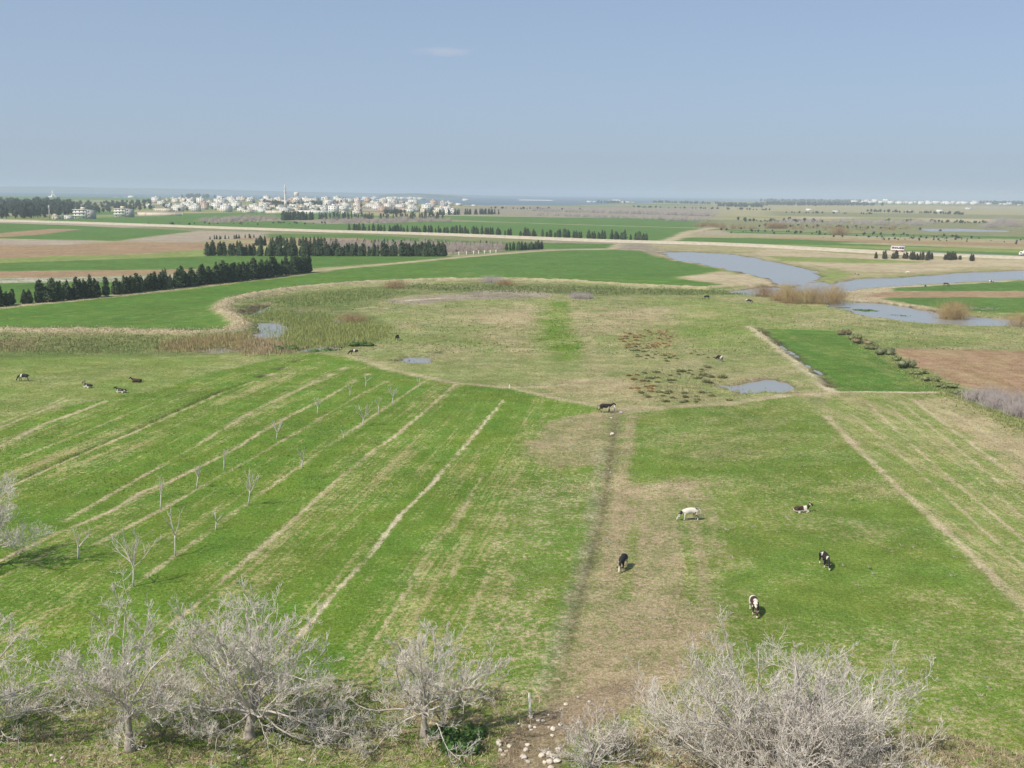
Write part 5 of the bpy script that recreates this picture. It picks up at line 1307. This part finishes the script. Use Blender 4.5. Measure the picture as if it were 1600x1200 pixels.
# distant houses
def far_house(k, px, Y, label, group, s=1.0, rz=None):
    x = bearing_x(px, Y); pr = [q for q in PRO[k][0] if q[0] in ('wall', 'roof')]
    house(pr, (x, Y, ground_z(x, Y)), rv.uniform(-.3, .3) if rz is None else rz, label, 'house', group, s)
for i in range(42): far_house(rv.choice([0, 1, 1, 7, 4]), 562 + i * 2.45 + rv.uniform(-1, 1), 5450 + rv.uniform(-120, 120), 'tiny white house on the spit of land beyond the village', 'houses on the spit', rv.uniform(1.2, 1.9))
for i in range(62): far_house(rv.choice([0, 1, 1, 2, 4, 7, 7]), rv.gauss(1450, 62), 5300 + rv.uniform(-500, 600), 'tiny white house of the far town on the right horizon', 'houses of the far town', rv.uniform(1.2, 2.2))
for px, Y, k, s, lab in [(960, 5000, 7, 2.4, 'larger white building among trees on the far rise right of centre'), (948, 5050, 1, 1.6, 'white building left of the larger one on the far rise'), (975, 4950, 3, 2.6, 'long low pinkish cream building on the far rise'),
    (985, 4980, 3, 1.8, 'cream shed at the right end of the far rise buildings'), (918, 5200, 0, 2.4, 'low white building left of the far rise'), (925, 5250, 0, 1.8, 'second low white building left of the far rise'),
    (1417, 2650, 3, 1.3, 'long white farm building behind the dotted tree line at the right'), (1464, 2700, 7, 1.0, 'white farmhouse behind the dotted tree line at the right'), (1260, 2800, 0, 1.3, 'small white house in the fields left of the far town'),
    (1302, 2500, 0, 1.2, 'low cream farm at the right, before the dotted tree line'), (1508, 3500, 0, 1.6, 'small white house below the far town'), (1125, 3600, 3, 1.4, 'cream farm building by the far tan field'),
    (698, 2450, 7, 1.2, 'white hall standing apart just right of the village'), (714, 2470, 1, .9, 'square white house right of the white hall'), (738, 2500, 0, .9, 'small white hut alone right of the village'), (725, 5300, 7, 1.9, 'white building on the flat point beyond the village'),
    (725, 5360, 0, 1.5, 'small white building beside the one on the flat point'), (182, 5000, 3, 1.6, 'white house on the far shore left of centre'), (205, 4950, 7, 1.8, 'larger white house on the far left shore'), (342, 4300, 4, 1.5, 'pale square house at the shore left of the village'),
    (196, 4980, 0, 1.4, 'low white house between two others on the far left shore')]:
    far_house(k, px, Y, lab, None, s)
belt('tree_belt', scatter_line(rng, [(938, 316.5), (972, 316.5)], 26, 10, 60), 10, 14, .4, 'woodfol', nleaf=40)
# greenhouse
x = bearing_x(834, 6200); t = thing('greenhouse', 'long whitish greenhouse at the far water edge', 'greenhouse', (x, 6200, ground_z(x, 6200)))
L = 190
for k in range(3):
    y0 = k * 10; an = np.linspace(0, math.pi, 8); V = [(sx * L / 2, y0 + 5 * math.cos(a), 6 * math.sin(a)) for sx in (-1, 1) for a in an]
    MB().add(V, F4=[(i, i + 1, 9 + i, 8 + i) for i in range(7)]).build('tunnel', M['wall_white'], t)
# domed mosque at the far left
Y = 4300.0; x = bearing_x(83, Y); t = thing('mosque', 'white domed mosque with a thin minaret at the far left shore', 'mosque', (x, Y, ground_z(x, Y)))
MB().box(-15, 15, -12, 12, -1, 6).build('hall', M['wall_white'], t)
MB().lathe([(9, 6), (8.6, 9), (6, 12), (3, 13.5), (.1, 14)], 16).build('dome', M['wall_white'], t, True)
mn = MB().box(.5, 5, -14.5, -12.2, -1, 26).build('minaret', M['wall_white'], t); MB().lathe([(1.5, 26), (1.5, 30), (.1, 33)], 8, 2.7, -13.4).build('lantern', M['wall_white'], mn)
# utility pole by the wood
x = bearing_x(75, 1240); t = thing('pole', 'grey pole with a thick head before the wood, left of the cream farmhouse', 'pole', (x, 1240, ground_z(x, 1240)))
MB().tube([(0, 0, -1), (0, 0, 12)], [.7, .5], 8).build('shaft', M['wall_grey'], t); MB().lathe([(.9, 12), (1.1, 14), (.8, 15.5), (.05, 16)], 10).build('head', M['wall_grey'], t)

# ------------------------------------------------------------------ vehicles
M['paint_white'] = simple_mat('white_vehicle_paint', (.78, .78, .77), .35, .04, 1.0, .5)
M['paint_pink'] = simple_mat('pink_vehicle_paint', (.66, .50, .50), .4, .06, 1.0, .5)
M['tyre'] = simple_mat('tyre_rubber', (.03, .03, .03), .9, .1, 2.0, .2)
M['rim'] = simple_mat('wheel_rim', (.35, .35, .36), .5, .1, 2.0, .5)
M['glass'] = simple_mat('vehicle_glass', (.03, .04, .05), .1, .1, 1.0, .6)
M['chassis'] = simple_mat('dark_chassis', (.05, .05, .05), .8, .1, 2.0, .2)
M['lamp'] = simple_mat('lamp_lens', (.6, .55, .45), .2, .1, 2.0, .6)
def wheel(par, x, y, r_=.48, w=.28):
    mb = MB(); an = np.linspace(0, 2 * math.pi, 15)[:-1]
    V = [(x + r_ * k * math.cos(a), y + s_ * w / 2, r_ + r_ * k * math.sin(a)) for s_, k in ((-1, .62), (-1, .94), (-.7, 1.0), (.7, 1.0), (1, .94), (1, .62)) for a in an]; n = 14
    mb.add(V, F4=[(i*n+j, i*n+(j+1)%n, (i+1)*n+(j+1)%n, (i+1)*n+j) for i in range(5) for j in range(n)])
    ty = mb.build('wheel', M['tyre'], par)
    rb = MB(); V = [(x + r_ * .62 * math.cos(a), y + s_ * w / 2 * .8, r_ + r_ * .62 * math.sin(a)) for s_ in (-1, 1) for a in an] + [(x, y - w / 2 * .9, r_), (x, y + w / 2 * .9, r_)]
    rb.add(V, F3=[(j, (j+1)%n, 2*n) for j in range(n)] + [(n + (j+1)%n, n + j, 2*n+1) for j in range(n)]); rb.build('rim', M['rim'], ty)
def road_point(px, off):
    j = int(np.argmin([abs(P2(a, b_, 2.5)[0] - px) if b_ > 100 else 1e9 for a, b_ in RS])); T = RS[min(j + 1, len(RS) - 1)] - RS[j - 1]; T /= np.linalg.norm(T)
    Nn = np.array([T[1], -T[0]]); p = RS[j] + Nn * off; return p, math.atan2(T[1], T[0])
p, ang = road_point(1588, 2.0)
t = thing('box_truck', 'white box truck driving left on the road, cut by the right edge', 'truck', (p[0], p[1], 1.53), ang + math.pi)
MB().box(-4.6, 1.5, -1.2, 1.2, .95, 3.5).build('cargo_box', M['paint_white'], t)
MB().box(-4.5, 3.6, -.5, .5, .55, .94).build('chassis', M['chassis'], t)
cab = MB().add([(1.65, -1.1, .6), (3.85, -1.1, .6), (3.85, -1.1, 1.45), (3.3, -1.0, 2.55), (1.65, -1.0, 2.6), (1.65, 1.1, .6), (3.85, 1.1, .6), (3.85, 1.1, 1.45), (3.3, 1.0, 2.55), (1.65, 1.0, 2.6)],
   F4=[(0, 1, 6, 5), (1, 2, 7, 6), (2, 3, 8, 7), (3, 4, 9, 8), (4, 0, 5, 9)], F3=[(0, 4, 3), (0, 3, 2), (0, 2, 1), (5, 8, 9), (5, 7, 8), (5, 6, 7)]).build('cab', M['paint_white'], t)
MB().add([(3.85, -.9, 1.52), (3.85, .9, 1.52), (3.36, .85, 2.46), (3.36, -.85, 2.46)], F4=[(0, 1, 2, 3)]).build('windscreen', M['glass'], cab)
for s in (-1, 1):
    MB().box(2.2, 3.25, s * 1.11 - .02, s * 1.11 + .02, 1.5, 2.2).build('side_window', M['glass'], cab)
    MB().box(3.84, 3.9, s * .8 - .16, s * .8 + .16, .85, 1.08).build('headlight', M['lamp'], cab)
    wheel(t, 2.9, s * 1.0); wheel(t, -3.0, s * 1.0)
p, ang = road_point(1395, 3.0)
t = thing('bus', 'white and pink bus on the road behind the riverside cypresses', 'bus', (p[0], p[1] , 1.53), ang + math.pi)
MB().add([(-4.2, -1.2, .4), (4.2, -1.2, .4), (4.3, -1.2, 1.4), (4.0, -1.1, 3.1), (-4.2, -1.1, 3.1), (-4.2, 1.2, .4), (4.2, 1.2, .4), (4.3, 1.2, 1.4), (4.0, 1.1, 3.1), (-4.2, 1.1, 3.1)],
   F4=[(0, 5, 6, 1), (1, 6, 7, 2), (2, 7, 8, 3), (4, 9, 5, 0)], F3=[(0, 1, 2), (0, 2, 3), (0, 3, 4), (5, 7, 6), (5, 8, 7), (5, 9, 8)]).build('body', M['paint_pink'], t)
MB().box(-4.25, 4.02, -1.16, 1.16, 3.1, 3.4).build('roof', M['paint_white'], t)
for s in (-1, 1):
    MB().box(-4.2, 4.2, s * 1.2 - .025, s * 1.2 + .025, .95, 1.5).build('side_stripe', M['paint_white'], t)
    for k in range(5): MB().box(-3.9 + k * 1.5, -2.7 + k * 1.5, s * 1.15 - .07, s * 1.15 + .07, 1.75, 2.7).build('window', M['glass'], t)
    wheel(t, 2.7, s * 1.05); wheel(t, -2.6, s * 1.05)
MB().add([(4.31, -1.0, 1.5), (4.31, 1.0, 1.5), (4.06, .95, 2.8), (4.06, -.95, 2.8)], F4=[(0, 1, 2, 3)]).build('windscreen', M['glass'], t)

# ------------------------------------------------------------------ cattle
def cow_mesh(pose, seed=0):
    V = []; E = []; R = []
    def add(p, r_, par=None):
        V.append(p); R.append(r_ if hasattr(r_, '__len__') else (r_, r_)); i = len(V) - 1
        if par is not None: E.append((par, i))
        return i
    dz = -.72 if pose == 'lie' else 0
    pel = add((-.72, 0, 1.14 + dz), (.25, .27)); rump = add((-.95, 0, 1.10 + dz), (.17, .2), pel)
    loin = add((-.32, 0, 1.09 + dz), (.29, .34), pel); chest = add((.12, 0, 1.06 + dz), (.30, .37), loin); sh = add((.52, 0, 1.08 + dz), (.24, .33), chest)
    if pose == 'graze':
        n1 = add((.82, 0, .98), (.14, .2), sh); n2 = add((1.06, 0, .70), (.10, .14), n1); poll = add((1.24, 0, .48), (.10, .12), n2); mid = add((1.32, 0, .27), (.085, .10), poll); muz = add((1.36, 0, .09), (.075, .07), mid); hd = (1.24, .50)
    elif pose == 'walk':
        n1 = add((.80, 0, 1.18), (.14, .2), sh); n2 = add((1.02, 0, 1.30), (.10, .14), n1); poll = add((1.22, 0, 1.42), (.11, .12), n2); mid = add((1.42, 0, 1.30), (.09, .10), poll); muz = add((1.60, 0, 1.16), (.08, .075), mid); hd = (1.22, 1.46)
    else:
        n1 = add((.80, 0, .60), (.14, .19), sh); n2 = add((.98, .05, .76), (.10, .13), n1); poll = add((1.10, .09, .88), (.11, .12), n2); mid = add((1.28, .12, .76), (.09, .10), poll); muz = add((1.42, .14, .62), (.08, .075), mid); hd = (1.10, .92)
    for s in (-1, 1):
        if pose == 'lie':
            a = add((.50, .24 * s, .26), (.11, .13), sh); b = add((.78, .30 * s, .13), .075, a); c = add((.58, .34 * s, .07), .055, b); add((.40, .34 * s, .06), .06, c)
            a = add((-.62, .28 * s, .28), (.15, .18), pel); b = add((-.30, .40 * s, .15), .10, a); c = add((-.58, .44 * s, .08), .06, b); add((-.30, .46 * s, .06), .06, c)
        else:
            st = (.12 * s if pose == 'walk' else .05 * s)
            a = add((.52, .17 * s, .84), (.10, .15), sh); b = add((.55 + st * .4, .18 * s, .50), (.065, .08), a); c = add((.54 + st, .18 * s, .24), .05, b); add((.56 + st * 1.3, .18 * s, .05), .062, c)
            a = add((-.74, .19 * s, .86), (.13, .18), pel); b = add((-.62 - st * .5, .20 * s, .66), (.09, .12), a); c = add((-.86 - st, .19 * s, .42), (.055, .065), b); d = add((-.82 - st * 1.2, .19 * s, .20), .046, c); add((-.79 - st * 1.3, .19 * s, .05), .062, d)
    me = bpy.data.meshes.new('cow_skin'); me.from_pydata(V, E, [])
    ob = bpy.data.objects.new('cow_skin', me); C.objects.link(ob)
    md = ob.modifiers.new('skin', 'SKIN'); md.use_smooth_shade = True
    for i, sv in enumerate(me.skin_vertices[0].data): sv.radius = R[i]; sv.use_root = (i == 0)
    sb = ob.modifiers.new('sub', 'SUBSURF'); sb.levels = 2; sb.render_levels = 2
    dg = bpy.context.evaluated_depsgraph_get(); m2 = bpy.data.meshes.new_from_object(ob.evaluated_get(dg)); m2.name = 'body'
    bpy.data.objects.remove(ob)
    for p in m2.polygons: p.use_smooth = True
    return m2, hd
POSE = {k: cow_mesh(k) for k in ('graze', 'walk', 'lie')}
def hide_mat(name, white, seed, tint=(.028, .022, .020), belt_x=None, scale=1.25, blaze=True):
    m, N, L, b = new_mat(name)
    tc = N.new('ShaderNodeTexCoord'); mp = N.new('ShaderNodeMapping'); mp.inputs['Location'].default_value = (seed * 3.7, seed * 1.9, seed * .7)
    L.new(tc.outputs['Object'], mp.inputs['Vector'])
    nz = N.new('ShaderNodeTexNoise'); nz.inputs['Scale'].default_value = scale; nz.inputs['Detail'].default_value = 2.5; nz.inputs['Roughness'].default_value = .4; nz.inputs['Distortion'].default_value = .5
    L.new(mp.outputs[0], nz.inputs['Vector'])
    th = .68 - white * .36
    mr = N.new('ShaderNodeMapRange'); mr.inputs[1].default_value = th - .012; mr.inputs[2].default_value = th + .012; L.new(nz.outputs['Fac'], mr.inputs[0]); fac = mr.outputs[0]
    sx = N.new('ShaderNodeSeparateXYZ'); L.new(tc.outputs['Object'], sx.inputs[0])
    def band(sock, a, c):
        g1 = N.new('ShaderNodeMath'); g1.operation = 'GREATER_THAN'; L.new(sock, g1.inputs[0]); g1.inputs[1].default_value = a
        g2 = N.new('ShaderNodeMath'); g2.operation = 'LESS_THAN'; L.new(sock, g2.inputs[0]); g2.inputs[1].default_value = c
        q = N.new('ShaderNodeMath'); q.operation = 'MULTIPLY'; L.new(g1.outputs[0], q.inputs[0]); L.new(g2.outputs[0], q.inputs[1]); return q.outputs[0]
    def mx(a, c):
        q = N.new('ShaderNodeMath'); q.operation = 'MAXIMUM'; L.new(a, q.inputs[0]); L.new(c, q.inputs[1]); return q.outputs[0]
    if belt_x:
        wob = N.new('ShaderNodeMath'); wob.operation = 'MULTIPLY_ADD'; L.new(nz.outputs['Fac'], wob.inputs[0]); wob.inputs[1].default_value = .5; L.new(sx.outputs['X'], wob.inputs[2])
        fac = mx(fac, band(wob.outputs[0], belt_x[0] + .25, belt_x[1] + .25))
    if blaze: fac = mx(fac, band(sx.outputs['Z'], -.2, .30))
    mixn = N.new('ShaderNodeMix'); mixn.data_type = 'RGBA'; mixn.inputs[6].default_value = (*tint, 1); mixn.inputs[7].default_value = (.66, .60, .51, 1)
    L.new(fac, mixn.inputs['Factor']); L.new(mixn.outputs[2], b.inputs['Base Color'])
    b.inputs['Roughness'].default_value = .75; b.inputs['Specular IOR Level'].default_value = .3
    return m
M['horn'] = simple_mat('horn', (.45, .40, .32), .6); M['udder'] = simple_mat('udder_skin', (.55, .36, .30), .7)
def cow(px, py, pose, head, label, white, seed, tint=(.028, .022, .020), belt_x=None, scale=1.0, blaze=True, parts=True):
    b = G(px, py); t = thing('cow', label, 'cow', (*b, ground_z(*b)), math.radians(head), 'cattle grazing on the pastures', scale)
    me, hd = POSE[pose]; me = me.copy(); m = hide_mat('cow_hide', white, seed, tint, belt_x, blaze=blaze); me.materials.clear(); me.materials.append(m)
    obj('body', me, t)
    hx, hz_ = hd; oy = .09 if pose == 'lie' else 0; z0 = -.72 if pose == 'lie' else 0
    if parts:
        for s in (-1, 1):
            MB().tube([(hx - .02, oy + s * .10, hz_), (hx - .06, oy + s * .22, hz_ + .03), (hx - .06, oy + s * .32, hz_ - .01)], [.035, .06, .012], 6).build('ear', m, t, True)
            MB().tube([(hx, oy + s * .07, hz_ + .07), (hx + .02, oy + s * .14, hz_ + .15), (hx + .06, oy + s * .15, hz_ + .24)], [.028, .022, .006], 6).build('horn', M['horn'], t, True)
        if pose != 'lie':
            MB().lathe([(.02, .52), (.13, .58), (.17, .70), (.14, .84)], 8, -.52, 0).build('udder', M['udder'], t, True)
    MB().tube([(-1.08, 0, 1.16 + z0), (-1.2, .02, 1.0 + z0), (-1.22, .04, .72 + max(z0, -.5)), (-1.2, .06, .48 + max(z0, -.3)), (-1.2, .06, .34 + max(z0, -.25))], [.04, .03, .022, .03, .012], 6).build('tail', m, t, True)
    return t
blk = (.020, .016, .015); brn = (.055, .028, .018)
cow(1077, 812, 'graze', 188, 'mostly white cow with a black neck patch grazing on the bare patch', .78, 2.0)
cow(973, 888, 'graze', -110, 'black and white cow grazing beside the worn trail', .10, 5.0, blk, (-.95, -.55))
cow(1252, 800, 'lie', 12, 'dark cow with a white belt lying on the right meadow', .12, 7.0, brn, (.15, .5), blaze=True)
cow(1288, 886, 'graze', -86, 'black cow with a white leg grazing towards the viewer on the right meadow', .02, 9.3, blk)
cow(1178, 958, 'graze', -92, 'white-backed cow with a dark head grazing just above the huge fig tree', .26, 12.0, brn, (-1.0, -.35))
cow(946, 645, 'walk', 3, 'black cow with a small white flank patch walking right by the short white post', .12, 3.0, blk, scale=1.05, blaze=False)
cow(553, 556, 'graze', 190, 'black and white cow grazing left at the tip of the reed marsh', .36, 15.0, blk, (-.2, .12))
cow(621, 532, 'graze', 80, 'dark cow seen end-on right of the reed bed', .10, 16.0, blk, blaze=False)
cow(1124, 565, 'graze', 115, 'black and white cow grazing away between the tussocks and the puddle', .16, 19.0, blk)
cow(1104, 468, 'graze', 186, 'black cow grazing at the upper pasture edge near the narrow water', .08, 21.0, blk, blaze=False)
cow(1170, 474, 'graze', -20, 'black cow with a pale back end right of the other at the upper pasture edge', .22, 22.0, blk)
cow(37, 596, 'graze', 176, 'black cow with a white shoulder patch grazing, farthest left', .2, 25.0, blk, (.2, .42), blaze=False)
cow(138, 606, 'lie', 150, 'black cow with white belly lying, second from the left edge', .18, 26.0, blk)
cow(190, 614, 'lie', 165, 'black and white cow lying lowest of the left group', .34, 27.0, blk)
cow(214, 597, 'lie', 180, 'plain dark cow lying, rightmost of the left group', .05, 28.0, brn, blaze=False)
cow(1478, 447, 'graze', -15, 'dark brown cow grazing on the far bank of the river', .06, 31.0, brn, parts=False, blaze=False)
cow(1548, 443, 'graze', 10, 'black and white cow walking along the pale path beyond the river', .4, 32.0, blk, (-.9, -.3), parts=False)
cow(1446, 447.5, 'lie', 60, 'small dark calf lying on the river bank left of the brown cow', .06, 33.0, blk, parts=False, scale=.8, blaze=False)
cow(1339, 430, 'lie', 150, 'black cow resting at the near end of the river bend', .1, 34.0, blk, parts=False)
cow(1418, 428, 'graze', 170, 'white calf standing on the tan river bank', 1.0, 35.0, blk, parts=False, scale=.9)
